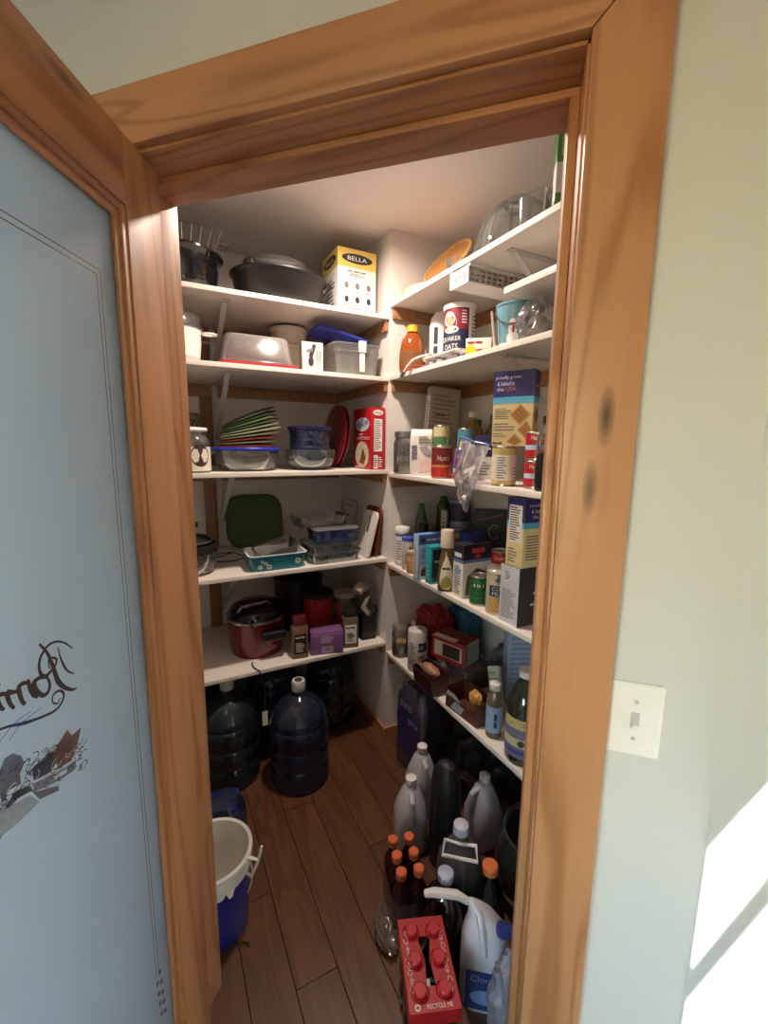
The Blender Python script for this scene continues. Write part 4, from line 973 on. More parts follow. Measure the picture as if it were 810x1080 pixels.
tgp = part('price_tag', ubox(MB(), u0+.0, u1-.0, v0-.003, v0-.0015, z0-.004, z1+.004), PAPER, o)
mb = MB()
for k in range(6): ubox(mb, u0+.012+k*.014, u0+.012+k*.014+.008, v0-.0036, v0-.0031, z0+.01+(k % 3)*.005, z0+.034)
part('tag_print', mb, GREYINK, tgp)

z = ZR[2]
HON = pm((140, 70, 28), .08, 0, .08, coat=.5)
o = solo('honey_bottle', 'amber honey bottle with a yellow cap', 'bottle', MB().lathe([(0, 0), (.050, 0), (.056, .008), (.058, .06), (.056, .11), (.046, .155), (.028, .178), (.022, .184), (0, .184)], 32, 1, .75), HON, 1.775, 1.06, z, camrot(1.775, 1.06))
part('cap', MB().lathe([(.023, .184), (.025, .186), (.024, .212), (.02, .215), (0, .216)], 24), pm((238, 170, 40), .4), o)
part('pale_label', MB().lathe([(.0583, .03), (.0586, .06), (.0572, .1)], 32, 1, .755), thin((232, 168, 96), .3, .02, .35), o)
o = solo('white_pitcher', 'white plastic pitcher with dark markings behind the oats canister', 'pitcher', MB().lathe(shellprof([(0, 0), (.05, 0), (.055, .01), (.056, .20), (.05, .235), (.035, .255), (.033, .258)], .003), 28), WHITEP, 1.685, 1.16, z, camrot(1.685, 1.16))
cpan(o, .0565, -38, -18, .12, .19, INK, 'dark_marking'); cpan(o, .0565, -38, -18, .08, .11, INK, 'dark_marking')
o = solo('oats_canister', 'round oats canister with blue and red label and a portrait', 'canister', MB().lathe([(0, 0), (.062, 0), (.0635, .003), (.0635, .228), (.0, .228)], 36), PAPER, 1.525, 1.135, z, camrot(1.515, 1.105, -12))
part('lid', MB().lathe([(.066, .222), (.067, .225), (.067, .24), (.063, .243), (.06, .239), (0, .239)], 36), WHITEP, o)
cpan(o, .0635, -95, 48, .01, .055, pm((66, 110, 176), .5), 'blue_band'); cpan(o, .0635, -95, 48, .055, .14, pm((34, 42, 74), .5), 'navy_band'); cpan(o, .0635, -95, 48, .14, .222, pm((128, 34, 50), .5), 'red_band')
cdisc(o, .0635, -28, .165, .034, .036, pm((196, 168, 136), .5), 'portrait', .001); cdisc(o, .0635, -28, .182, .026, .028, pm((232, 222, 206), .5), 'portrait', .0013); cdisc(o, .0635, -26, .174, .014, .019, pm((206, 150, 120), .5), 'portrait', .0016); cdisc(o, .0635, -18, .14, .03, .014, pm((232, 226, 214), .5), 'portrait', .0016)
ctxt(o, .0635, -20, .104, 'QUAKER', .085, .02, PAPER); ctxt(o, .0635, -20, .075, 'OATS', .06, .02, PAPER); cdisc(o, .0635, -10, .03, .012, .010, RED, 'red_seal', .0012); clines(o, .0635, 20, 40, .16, .215, 5, PAPER); clines(o, .0635, 62, 100, .03, .2, 12, GREYINK)
o = carton('yellow_carton', 'small yellow and white carton beside the oats canister', 'box', 1.375, 1.12, z, 2, .095, .06, .082, PAPER)
poly(o, 'f', [(0, 0), (1, 0), (1, .55), (.45, .5), (.2, .75), (0, .6)], pm((240, 204, 40), .5), 'yellow_panel'); txt(o, 'f', '#2', .38, .8, .62, .13, RED, e=.0013); disc(o, 'f', .55, .34, .16, .18, pm((150, 60, 70), .5, 0, .4, 90), 'food_picture', .0012); disc(o, 'f', .8, .3, .12, .18, pm((170, 90, 60), .5), 'food_picture', .0012)
pan(o, 'r', .1, .9, .05, .5, pm((240, 204, 40), .5), 'yellow_panel'); disc(o, 'r', .45, .4, .2, .2, pm((150, 60, 70), .5, 0, .4, 90), 'food_picture', .001)
o = empty('plastic_stand', 'long white plastic stand with clear feet at the shelf edge', 'stand', 1.47, 1.022, z, -45)
part('top', MB().loft([(rr(.24, .052, .02), .024), (rr(.25, .058, .024), .028), (rr(.25, .058, .024), .034), (rr(.23, .04, .018), .037)]), WHITEC, o)
for x in (-.085, -.02, .075): part('foot', MB().loft([(rr(.045, .045, .006, 3, x), 0), (rr(.03, .035, .006, 3, x), .024)]), CLEARP, o)
part('red_seal', MB().lathe([(0, .037), (.016, .037), (.014, .045), (0, .047)], 16).xf(T(-.075, 0, 0)), pm((190, 40, 50), .4), o)
o = solo('white_cable', 'white cable with a metal plug hanging over the shelf edge', 'cable', MB().tube([W(1.54, 1.0, z+.043), W(1.60, .99, z+.043), W(1.64, .982, z+.035), W(1.675, .975, z+.012), W(1.695, .972, z-.008)], .005, 8), WHITEP, 0, 0, 0, 0)
part('plug', MB().tube([W(1.690, .972, z-.004), W(1.712, .970, z-.024)], .009, 10), STEEL, o)
o = solo('red_cap', 'small red plastic cap beside the honey bottle', 'shaker', MB().lathe([(0, 0), (.02, 0), (.021, .03), (.018, .034), (0, .034)], 20), pm((200, 50, 50), .4), 1.71, 1.09, z, 0)  # a small loose red cap
o = solo('snowman_pail', 'light blue tin pail painted with two snowmen', 'pail', MB().lathe(shellprof([(0, .002), (.048, 0), (.05, .004), (.063, .138), (.066, .14), (.066, .146)], .002), 32), pm((112, 160, 178), .35, .1), 1.165, 1.10, z, camrot(1.165, 1.10))
def pr_(zz): return .05+.014*zz/.158
SNOW = pm((226, 228, 228), .5)
for a, s_ in ((-8, 1), (36, .85)):
    for zz, r_ in ((.024, .020), (.052, .015), (.074, .010)): cdisc(o, pr_(zz)+.0012, a, zz*s_+.008, r_*s_, r_*s_, SNOW, 'snowman', .001)
    cdisc(o, .058, a, .066*s_+.008, .013*s_, .005*s_, RED, 'scarf', .0016); cdisc(o, .0585, a+3, .05*s_+.008, .004, .012, RED, 'scarf', .0016)
cdisc(o, .0585, 36, .088, .012, .012, pm((90, 60, 44), .5), 'hat', .0018); cpan(o, .0505, -110, 110, .004, .02, SNOW, 'snow_ground', .0012, .052)
part('handle', MB().tube([(-.066*math.cos(t), -.066*math.sin(t)*.9-.005, .13-.06*math.sin(t)) for t in [PI*i/12 for i in range(13)]], .0022, 6), WIRE, o)
part('side_stick', MB().tube([(-.062, -.02, .0), (-.078, -.03, .125)], .004, 6), CREAM, o)
o = solo('white_tub', 'white tub with dark spot behind the blue pail', 'tub', MB().lathe([(0, 0), (.045, 0), (.05, .19), (.052, .195), (.052, .205), (0, .206)], 24), WHITEP, 1.27, 1.27, z, camrot(1.27, 1.27))
cdisc(o, .0515, -10, .175, .014, .014, INK, 'dark_spot', .001)
o = solo('clear_bag', 'crumpled clear plastic bag slumped against the blue pail', 'bag', blob(.055, .055, .06, .35, 1.6, 3, 4, True), WRAP, 1.035, 1.07, z, -45)
part('contents', blob(.034, .036, .04, .2, 1.8, 9, 3), pm((150, 138, 122), .6, 0, .3, 60), o)
o = solo('navy_bag', 'navy blue snack bag with white lettering at the end of the second right shelf', 'bag', MB().loft([(rr(.12, .05, .012), 0), (rr(.13, .075, .03), .03), (rr(.135, .075, .03), .085), (rr(.13, .03, .008), .12), (rr(.132, .006, .002), .135)]), pm((52, 54, 116), .35), .91, 1.15, z+.003, 8, tilt=(-4, -2))
DIM[o.name] = (.13, .075, .135); txt(o, 'f', 'epic', .42, .74, .5, .16, PAPER, rot=-14, e=.004); lines(o, 'f', .5, .8, .45, .55, 2, pm((120, 124, 180), .5), e=.004)

z = ZR[3]
o = solo('flour_jar', 'glass jar with metal screw lid holding flour', 'jar', MB().lathe(shellprof([(0, 0), (.05, 0), (.055, .01), (.055, .145), (.048, .165), (.046, .172)], .003), 32), GLASS, 1.806, 1.05, z, camrot(1.8, 1.06))
part('lid', MB().lathe([(.05, .17), (.052, .172), (.052, .196), (.049, .199), (0, .2)], 32), STEEL, o)
part('contents', MB().lathe([(0, .004), (.051, .004), (.051, .06), (.03, .085), (0, .08)], 24), pm((222, 214, 204), .8, 0, .08), o)
part('scoop', MB().loft([(rr(.02, .03, .006, 3), .08), (rr(.03, .05, .008, 3), .085), (rr(.012, .02, .004, 3, -.02), .13)]), pm((120, 112, 106), .4), o)
o = solo('sugar_bag', 'white printed paper sugar bag beside the glass jar', 'bag', MB().loft([(rr(.095, .062, .008, 3), 0), (rr(.104, .068, .014, 3), .02), (rr(.102, .066, .014, 3), .17), (rr(.098, .058, .01, 3), .188), (rr(.096, .03, .006, 3), .20), (rr(.092, .022, .004, 3), .206)]), pm((224, 216, 210), .65, 0, .1, 18, .5), 1.665, 1.055, z, 10)
DIM[o.name] = (.104, .068, .206); txt(o, 'f', '#3', .2, .52, .62, .16, pm((120, 116, 132), .6), rot=90, e=.002); poly(o, 'f', [(.42, .62), (.7, .66), (.95, .5), (.8, .42), (.55, .5)], pm((168, 158, 164), .6), 'printed_shape', .002); poly(o, 'f', [(.4, .1), (.9, .12), (.95, .34), (.5, .3)], pm((226, 190, 184), .6), 'printed_shape', .002); lines(o, 'f', .38, .95, .68, .86, 3, GREYINK, e=.002)
o = carton('cereal_carton', 'tall grey back cereal carton leaning behind the sugar bag', 'box', 1.76, 1.205, z+.010, 36, .155, .05, .395, pm((176, 166, 152), .7), tilt=(-2, 5))
lines(o, 'f', .1, .9, .3, .93, 12, pm((142, 132, 122), .6)); lines(o, 'f', .2, .7, .66, .69, 1, INK, e=.0013); pan(o, 'l', .06, .94, .04, .90, PAPER, 'white_side'); lines(o, 'l', .3, .75, .1, .85, 22, GREYINK, e=.0012)
def can(label, u, v, zz, r, h, mats, text=None, rot=None, group='food cans', name='food_can', tcol=None, cat='can'):
    o = solo(name, label, cat, MB().lathe([(0, .003), (r*.9, .003), (r*.93, 0), (r*.98, .002), (r*.97, .006), (r*.965, h-.006), (r*.98, h-.002), (r*.93, h), (r*.9, h-.004), (0, h-.004)], 28), TINM, u, v, zz, camrot(u, v) if rot is None else rot, group=group)
    n = len(mats)
    for i, (m, a, b) in enumerate(mats):
        cpan(o, r*.967, -180, 180, .007+(h-.014)*a, .007+(h-.014)*b, m, 'label_band', .0006)
    if text:
        t, zc, w_, hh = text; ctxt(o, r*.967, 0, h*zc, t, w_, hh, tcol or PAPER)
    clines(o, r*.967, 40, 80, h*.1, h*.5, 5, tcol or PAPER); return o
TOM = pm((176, 40, 34), .5, 0, .35, 50); HRED = pm((122, 30, 36), .45)
o = can('maroon tomato can with a vegetable picture next to the sugar bag', 1.50, 1.05, z, .043, .132, [(HRED, .42, 1), (pm((190, 140, 70), .5, 0, .3, 40), .34, .42), (TOM, 0, .34)], ("Hunt's", .64, .05, .022), camrot(1.5, 1.05, 12))
o = can('small red tomato can with a blue band behind the clear zip bag', 1.385, 1.07, z, .037, .095, [(RED, .5, 1), (pm((170, 190, 220), .5), .3, .5), (RED, 0, .3)], ("Hunt's", .72, .04, .015))
can('small red can stacked on the banded tomato can', 1.385, 1.07, z+.0955, .036, .03, [(pm((150, 90, 60), .5), 0, 1)])
o = can('yellow and green vegetable can stacked on the maroon tomato can', 1.515, 1.055, z+.1325, .033, .085, [(pm((214, 204, 150), .5), .45, 1), (pm((80, 130, 80), .5), 0, .45)], None)
o = can('teal topped vegetable can stacked beside the yellow and green can', 1.45, 1.13, z+.105, .033, .10, [(pm((70, 130, 150), .5), .5, 1), (pm((200, 190, 90), .5), .2, .5), (GREEN, 0, .2)], None)
can('dark labelled can under the teal topped can', 1.45, 1.13, z, .036, .1045, [(pm((90, 40, 36), .5), 0, 1)])
o = can('bright green can between the sugar bag and maroon can', 1.575, 1.105, z+.115, .030, .055, [(pm((52, 128, 62), .5), 0, 1)], ('#2', .5, .03, .016))
can('plain can under the bright green can', 1.575, 1.105, z, .033, .1145, [(pm((140, 110, 90), .5), 0, 1)])
OIL = thin((226, 206, 120), .05, .05, .25); OILD = thin((200, 180, 110), .05, .05, .25)
for i, (u_, v_, h_, lab) in enumerate(((1.58, 1.27, .29, 'tall yellow cooking oil bottle behind the cans'), (1.47, 1.30, .27, 'yellow oil bottle behind the navy and white carton'), (1.66, 1.362, .26, 'yellow oil bottle deepest behind the cereal carton'))):
    o = solo('oil_bottle', lab, 'bottle', MB().lathe([(0, 0), (.042, 0), (.046, .01), (.046, h_*.55), (.038, h_*.7), (.018, h_*.86), (.016, h_*.92), (0, h_*.92)], 28), [OIL, OILD, OIL][i], u_, v_, z, camrot(u_, v_), group='oil bottles')
    part('cap', MB().lathe([(.018, h_*.9), (.019, h_*.91), (.019, h_-.002), (0, h_)], 20), [pm((214, 206, 190), .4), pm((60, 50, 40), .4), GREEN][i], o)
    cpan(o, .0462, -60, 60, h_*.12, h_*.46, pm((150, 126, 70), .5, 0, .3, 30))
o = carton('navy_white_carton', 'narrow navy and white carton behind the clear zip bag', 'box', 1.365, 1.162, z, 6, .075, .05, .178, PAPER)
pan(o, 'f', 0, 1, .52, 1, NAVY, 'navy_panel'); pan(o, 'r', 0, 1, .52, 1, pm((26, 26, 60), .5), 'navy_panel'); txt(o, 'f', '#2', .65, .7, .4, .06, PAPER); lines(o, 'f', .15, .85, .1, .42, 5, GREYINK)
# clear zip bag hanging over the shelf edge
def sheet(fn, nx, ny):
    vs_ = [fn(i/nx, j/ny) for j in range(ny+1) for i in range(nx+1)]
    return MB().add(vs_, [(j*(nx+1)+i, j*(nx+1)+i+1, (j+1)*(nx+1)+i+1, (j+1)*(nx+1)+i) for j in range(ny) for i in range(nx)])
def zipf(side):
    def f(a, b):
        uu = 1.335-.15*a-.03*b*(1-a); zz = ZR[3]+.165-.03*a-.24*b
        wv = .010*math.sin(a*9+b*5)+.012*noise.noise(Vector((a*5, b*5, side)))
        taper = 1-.75*max(0, b-.55)/.45; uc = 1.245; uu = uc+(uu-uc)*taper
        lean = .045*max(0, 1-b*1.6)
        return tuple(W(uu, CV-.020+lean*1.2+wv*.5+side*.016*math.sin(PI*a)*math.sin(PI*min(1, b*1.05)), zz))
    return f
zb = sheet(zipf(0), 18, 22); z2 = sheet(zipf(-1), 18, 22); zb.add(z2.v, z2.f)
o = solo('zip_bag', 'crumpled clear zip bag hanging over the edge of the middle right shelf', 'bag', zb, thin((240, 240, 248), .16, .14, .14), 0, 0, 0, 0)
part('zip_strip', MB().tube([W(1.340-.16*a, CV+.030+.010*math.sin(a*9), ZR[3]+.166-.03*a) for a in [i/8 for i in range(9)]], .004, 6), pm((76, 96, 176), .35), o)
part('zip_strip', MB().tube([W(1.338-.01*a, CV+.022-.03*a, ZR[3]+.16-.11*a) for a in [i/6 for i in range(7)]], .004, 6), pm((76, 96, 176), .35), o)
part('contents', blob(.012, .008, .012, .2, 2, 5, 3).xf(Matrix.Translation(W(1.228, CV-.026, ZR[3]-.062))), pm((224, 218, 212), .7), o)
part('printed_band', MB().add([tuple(W(uu, CV-.040, zz)) for uu, zz in ((1.225, ZR[3]+.035), (1.165, ZR[3]+.055), (1.165, ZR[3]+.07), (1.225, ZR[3]+.05))], [(0, 1, 2, 3)]), PAPER, o, smooth=False)
o = can('cream labelled can under the blue and tan cracker carton', 1.135, 1.055, z, .042, .135, [(pm((196, 176, 112), .5), .82, 1), (pm((216, 206, 180), .5), .12, .82), (pm((196, 176, 112), .5), 0, .12)], None, tcol=GREYINK)
cpan(o, .0407, -40, 20, .02, .105, PAPER, 'nutrition_panel', .0009); clines(o, .0407, -36, 14, .025, .10, 9, GREYINK, .0014); cpan(o, .0407, 30, 62, .02, .105, pm((206, 190, 196), .5), 'nutrition_panel', .0009)
def cracker(label, u, v, zz, rot, w, d, h, name):
    o = carton(name, label, 'box', u, v, zz, rot, w, d, h, TAN, group='graham cracker cartons')
    for f in ('f', 'r', 'l', 'b'):
        pan(o, f, 0, 1, .66, 1, pm((44, 44, 112), .45), 'navy_band'); pan(o, f, 0, 1, .57, .66, SKYB, 'sky_blue_band')
    pan(o, 't', 0, 1, 0, 1, pm((44, 44, 112), .45), 'navy_band'); return o
GRA = pm((186, 136, 70), .5, 0, .25, 120); GRB = pm((150, 96, 48), .5, 0, .3, 90)
def cracker_front(o):
    for i, t_ in enumerate(('proudly grown', '& baked in')): txt(o, 'f', t_, .36-.06*i, .915-.075*i, .62-.2*i, .055, PAPER)
    txt(o, 'f', 'the', .17, .765, .17, .05, PAPER); txt(o, 'f', 'USA', .43, .765, .24, .05, ORANGE)
    for (a, b, s_) in ((.69, .42, .26), (.86, .22, .22), (.58, .06, .20)):
        q = [(a-s_, b), (a, b-s_*.55), (a+s_, b), (a, b+s_*.55)]; q = [(min(.995, max(.0, x)), min(.6, max(.005, y))) for x, y in q]
        poly(o, 'f', q, GRA, 'cracker_picture', .0009)
        q2 = [(a+(x-a)*.75, b+(y-b)*.75) for x, y in q]; poly(o, 'f', q2, GRB, 'cracker_picture', .0012)
        for k in (-.35, 0, .35): poly(o, 'f', [(a+s_*(k-.38)*.7, b+s_*.55*(k+.38)*.7), (a+s_*(k-.34)*.7, b+s_*.55*(k+.42)*.7), (a+s_*(k+.42)*.7, b+s_*.55*(k-.34)*.7), (a+s_*(k+.38)*.7, b+s_*.55*(k-.38)*.7)], pm((210, 166, 96), .5), 'cracker_picture', .0015)
    lines(o, 'f', .05, .5, .36, .52, 6, GREYINK); lines(o, 'f', .05, .6, .2, .32, 3, GREYINK); lines(o, 'f', .05, .4, .12, .18, 2, GREYINK); txt(o, 'f', '#2', .16, .04, .26, .03, INK)
o = cracker('blue and tan cracker carton standing on the cream can', 1.115, 1.075, z+.1355, -17, .135, .062, .243, 'cracker_carton'); cracker_front(o)
poly(o, 'r', [(.1, .42), (.5, .28), (.9, .42), (.5, .55)], GRB, 'cracker_picture'); txt(o, 'r', '#2', .5, .8, .7, .05, GOLD)
for k in range(2):
    can(['lower of two red tomato cans with pale blue bands near the door jamb', 'upper of two red tomato cans with pale blue bands near the door jamb'][k], 1.02, 1.085, z+k*.0905, .037, .09, [(RED, .55, 1), (pm((170, 190, 220), .5), .35, .55), (RED, 0, .35)], ("Hunt's", .8, .04, .014))
o = solo('dark_bottle', 'black plastic bottle with a clear neck at the door end of the middle right shelf', 'bottle', MB().lathe([(0, 0), (.028, 0), (.031, .01), (.031, .09), (.024, .115), (0, .115)], 24), pm((26, 24, 26), .25), .945, 1.045, z, 0)
part('neck', MB().lathe([(.024, .115), (.03, .14), (.03, .16), (.02, .185), (.013, .2), (0, .2)], 24), CLEARP2, o); part('cap', MB().lathe([(.014, .2), (.016, .202), (.016, .225), (0, .226)], 18), BLACKP, o)
o = solo('dark_bottle', 'tall black bottle behind the red tomato cans', 'bottle', MB().lathe(botprof(.034, .26)+[(0, .24)], 24), pm((20, 18, 20), .2), 1.01, 1.20, z, 0)
part('cap', MB().lathe([(.014, .238), (.014, .26), (0, .261)], 18), BLACKP, o)

z = ZR[4]
o = solo('salt_shaker', 'white capped salt shaker with printed label in the corner', 'shaker', MB().lathe([(0, 0), (.033, 0), (.036, .004), (.036, .165), (0, .165)], 28), pm((206, 206, 214), .4), 1.815, 1.05, z, camrot(1.815, 1.05))
part('cap', MB().lathe([(.037, .16), (.038, .163), (.038, .186), (.034, .192), (0, .193)], 28), WHITEP, o); cpan(o, .036, -80, 20, .02, .15, PAPER, 'paper_label'); clines(o, .036, -50, 10, .03, .13, 8, GREYINK); cpan(o, .036, -90, 90, .15, .157, BLUE, 'blue_band', .001)
o = solo('small_jar', 'small jar with blue lid beside the salt shaker', 'jar', MB().lathe([(0, 0), (.028, 0), (.03, .004), (.03, .14), (0, .14)], 24), pm((214, 208, 204), .4), 1.735, 1.035, z, camrot(1.735, 1.03))
part('lid', MB().lathe([(.031, .14), (.031, .156), (.028, .158), (0, .158)], 24), pm((60, 84, 170), .4), o); ctxt(o, .03, 8, .10, 'J', .018, .03, INK); clines(o, .03, -30, 40, .03, .08, 4, GREYINK)
o = solo('soy_bottle', 'dark sauce bottle with black cap and gold neck band', 'bottle', MB().lathe([(0, 0), (.026, 0), (.028, .006), (.028, .12), (.018, .15), (.018, .165), (0, .165)], 24), pm((26, 18, 16), .15), 1.705, 1.10, z, 0)
part('cap', MB().lathe([(.022, .165), (.024, .167), (.025, .218), (.022, .222), (0, .223)], 20), BLACKP, o); part('neck_band', MB().lathe([(.0195, .150), (.0235, .152), (.0235, .166), (.0225, .167)], 20), GOLD, o)
o = solo('orange_jar', 'small orange labelled jar at the shelf edge before the light blue carton', 'jar', MB().lathe([(0, 0), (.024, 0), (.026, .004), (.026, .075), (.022, .085), (0, .085)], 24), pm((196, 138, 72), .4), 1.672, 1.022, z, camrot(1.65, 1.02))
part('lid', MB().lathe([(.023, .085), (.0245, .087), (.0245, .104), (0, .105)], 24), pm((196, 176, 140), .4), o); clines(o, .026, -30, 40, .02, .07, 5, pm((226, 200, 150), .5))
o = carton('brownie_carton', 'light blue baking mix carton with a brownie picture', 'box', 1.578, 1.052, z, 45, .14, .042, .203, pm((158, 186, 216), .5))
pan(o, 'f', 0, 1, .78, 1, pm((84, 112, 176), .5), 'blue_band'); pan(o, 't', 0, 1, 0, 1, pm((120, 150, 214), .5), 'blue_top'); disc(o, 'f', .16, .88, .09, .06, INK, 'round_badge'); txt(o, 'f', '#3', .6, .88, .6, .05, PAPER); pan(o, 'f', .05, .95, .05, .36, pm((206, 190, 180), .5), 'picture_panel'); poly(o, 'f', [(.1, .08), (.6, .06), (.9, .14), (.85, .3), (.3, .32), (.12, .22)], pm((92, 52, 40), .5, 0, .4, 90), 'brownie_picture', .0012); lines(o, 'f', .1, .8, .45, .72, 5, pm((96, 120, 160), .5)); pan(o, 'l', .1, .9, .05, .75, pm((206, 214, 226), .5), 'nutrition_panel'); lines(o, 'l', .2, .8, .1, .72, 12, GREYINK)
o = carton('teal_carton', 'slim teal carton beside the light blue baking mix', 'box', 1.503, 1.032, z, 45, .066, .042, .165, pm((40, 156, 168), .45))
pan(o, 'f', .12, .95, .06, .92, pm((34, 40, 46), .5), 'dark_panel'); txt(o, 'f', '#2', .5, .6, .5, .08, pm((180, 210, 210), .5), e=.0012); lines(o, 'l', .2, .8, .1, .5, 4, pm((120, 200, 206), .5))
o = solo('dressing_bottle', 'salad dressing bottle with cream cap and teardrop label', 'bottle', MB().lathe([(0, 0), (.033, 0), (.036, .006), (.035, .07), (.029, .13), (.0235, .165), (.0225, .18), (0, .18)], 28), pm((110, 82, 46), .12, 0, .12, coat=.4), 1.405, 1.024, z, camrot(1.395, 1.03))
part('cap', MB().lathe([(.0255, .18), (.0275, .182), (.0265, .248), (.024, .252), (0, .253)], 24), pm((210, 196, 174), .4), o)
def tear(o, z0, z1, w, mat, e):
    pf = [(.036, .006), (.035, .07), (.029, .13), (.0235, .165), (.0225, .18)]
    def rz(zz):
        for (ra, za), (rb, zb) in zip(pf, pf[1:]):
            if zz <= zb: return ra+(rb-ra)*max(0, (zz-za)/(zb-za))
        return pf[-1][0]
    vs_ = []; n, k = 14, 6
    for i in range(n+1):
        t = i/n; zz = z0+(z1-z0)*t; hw = w*min(1, math.sqrt(max(0, 1-((t-.22)/.24)**2)) if t < .22 else max(0, math.cos((t-.22)/.78*PI/2))**.9)
        r = rz(zz)+e
        vs_ += [(r*math.sin(x/r), -r*math.cos(x/r), zz) for x in [hw*(2*q/k-1) for q in range(k+1)]]
    return part('teardrop_label', MB().add(vs_, [(i*(k+1)+q, i*(k+1)+q+1, (i+1)*(k+1)+q+1, (i+1)*(k+1)+q) for i in range(n) for q in range(k)]), mat, o)
tear(o, .012, .150, .030, pm((222, 216, 190), .5), .0012); tear(o, .018, .07, .024, pm((150, 142, 66), .5), .0022); ctxt(o, .034, 0, .098, '#2', .03, .014, pm((96, 70, 50), .5), .3, e=.004)
o = carton('navy_mix_carton', 'white baking mix carton with a navy top beside the green can', 'box', 1.315, 1.082, z, 45, .138, .062, .212, PAPER)
for f in ('f', 'l'): pan(o, f, 0, 1, .72, 1, pm((34, 32, 54), .5), 'navy_band'); pan(o, f, 0, 1, .66, .72, pm((90, 120, 180), .5), 'blue_band')
pan(o, 't', 0, 1, 0, 1, pm((40, 38, 58), .5), 'navy_top'); pan(o, 'f', .3, .75, .84, .93, pm((190, 60, 74), .5), 'red_badge', .001); disc(o, 'f', .5, .78, .1, .05, pm((190, 60, 74), .5), 'red_badge', .0012); pan(o, 'l', .15, .85, .76, .84, PAPER, 'white_badge', .001); lines(o, 'l', .15, .85, .05, .6, 12, GREYINK); disc(o, 'l', .5, .5, .3, .06, pm((120, 160, 210), .5), 'printed_oval', .0012)
poly(o, 'f', [(.1, .05), (.9, .05), (.85, .45), (.5, .55), (.15, .4)], pm((120, 84, 60), .5, 0, .4, 60), 'cake_picture')
o = can('green ribbed vegetable can before the navy and white carton', 1.222, 1.044, z, .036, .112, [(pm((28, 92, 46), .4), 0, 1)], ('#2', .7, .04, .014), group='food cans')
for zz in (.03, .05, .07, .09): part('can_rib', MB().lathe([(.0352, zz-.003), (.0362, zz), (.0352, zz+.003)], 28), pm((60, 120, 70), .35), o)
o = solo('cornmeal_canister', 'corn meal canister with navy title block', 'canister', MB().lathe([(0, 0), (.037, 0), (.039, .003), (.039, .15), (0, .15)], 28), pm((206, 194, 172), .5), 1.125, 1.045, z, camrot(1.125, 1.045, 8))
part('lid', MB().lathe([(.04, .145), (.0405, .148), (.0405, .16), (.037, .163), (0, .162)], 28), CLEARP, o); cpan(o, .039, -50, 50, .068, .108, pm((34, 36, 70), .5), 'title_block'); ctxt(o, .039, 0, .097, 'CORN', .045, .015, PAPER); ctxt(o, .039, 0, .079, 'MEAL', .045, .015, PAPER); cpan(o, .039, -50, 50, .01, .066, pm((206, 160, 92), .5, 0, .25, 50), 'food_picture'); cdisc(o, .039, 5, .035, .02, .016, pm((216, 178, 110), .5, 0, .3, 90), 'food_picture'); cdisc(o, .039, 5, .128, .018, .008, GREYINK, 'maker_mark'); cpan(o, .039, -10, 10, .118, .15, pm((120, 140, 100), .5), 'printed_panel')
o = carton('dark_carton', 'grey and black carton under the second cracker carton', 'box', 1.028, 1.082, z, 45, .15, .085, .20, pm((52, 50, 52), .5))
pan(o, 'l', 0, 1, 0, 1, pm((196, 198, 206), .55), 'grey_side'); lines(o, 'l', .1, .9, .08, .6, 14, GREYINK); pan(o, 'l', .25, .55, .74, .92, pm((206, 206, 210), .5), 'code_panel', .001); lines(o, 'l', .27, .53, .75, .9, 4, INK, e=.0013)
txt(o, 'f', '#2', .62, .55, .4, .07, pm((206, 204, 200), .5)); txt(o, 'f', '#2', .6, .36, .5, .06, pm((206, 204, 200), .5)); txt(o, 'f', '#1', .65, .25, .25, .06, pm((206, 204, 200), .5)); pan(o, 't', 0, 1, 0, 1, pm((60, 58, 60), .5), 'dark_top')
o = cracker('blue and tan cracker carton stacked on the grey and black carton', 1.020, 1.090, z+.2005, 45, .16, .075, .225, 'cracker_carton')
for i, t_ in enumerate(('proudly grown', '& baked in', 'the USA')): txt(o, 'f', t_, .42, .9-.08*i, .6-.1*i, .055, PAPER)
lines(o, 'f', .08, .7, .1, .48, 9, GREYINK); disc(o, 'f', .85, .42, .12, .1, GRB, 'cracker_picture'); pan(o, 'l', .12, .88, .36, .9, PAPER, 'nutrition_panel', .0010); lines(o, 'l', .18, .82, .38, .88, 14, INK, e=.0014); lines(o, 'l', .15, .7, .05, .28, 5, GREYINK); disc(o, 'l', .3, .1, .1, .03, GOLD, 'round_badge')
for k in range(2):
    o = can(['plain tin can under the red and white soup can', 'red and white soup can behind the corn meal canister'][k], 1.212, 1.132, z+.1005*k, .035, .10, [(pm((176, 30, 36), .45), .5, 1), (pm((222, 216, 208), .5), 0, .5)], ("Campbell's", .72, .045, .018), tcol=None)
# back row
o = solo('green_bottle', 'pale green vinegar bottle at the back near the corner', 'bottle', MB().lathe(botprof(.032, .30)+[(0, .28)], 24), thin((170, 206, 186), .05, .05, .15), 1.825, 1.165, z, 0, group='green bottles'); part('cap', MB().lathe([(.014, .278), (.014, .30), (0, .301)], 16), GREEN, o)
o = solo('green_bottle', 'darker green bottle at the back beside the navy canister', 'bottle', MB().lathe([(0, 0), (.034, 0), (.036, .008), (.036, .28), (.02, .31), (0, .312)], 24), thin((110, 150, 96), .05, .05, .3), 1.825, 1.30, z, 0, group='green bottles'); part('cap', MB().lathe([(.018, .305), (.018, .33), (0, .331)], 16), GREEN, o)
o = carton('white_strip_carton', 'narrow white carton beside the pale green bottle', 'box', 1.745, 1.25, z, -10, .028, .03, .27, pm((190, 190, 188), .6)); lines(o, 'f', .2, .8, .1, .9, 10, GREYINK)
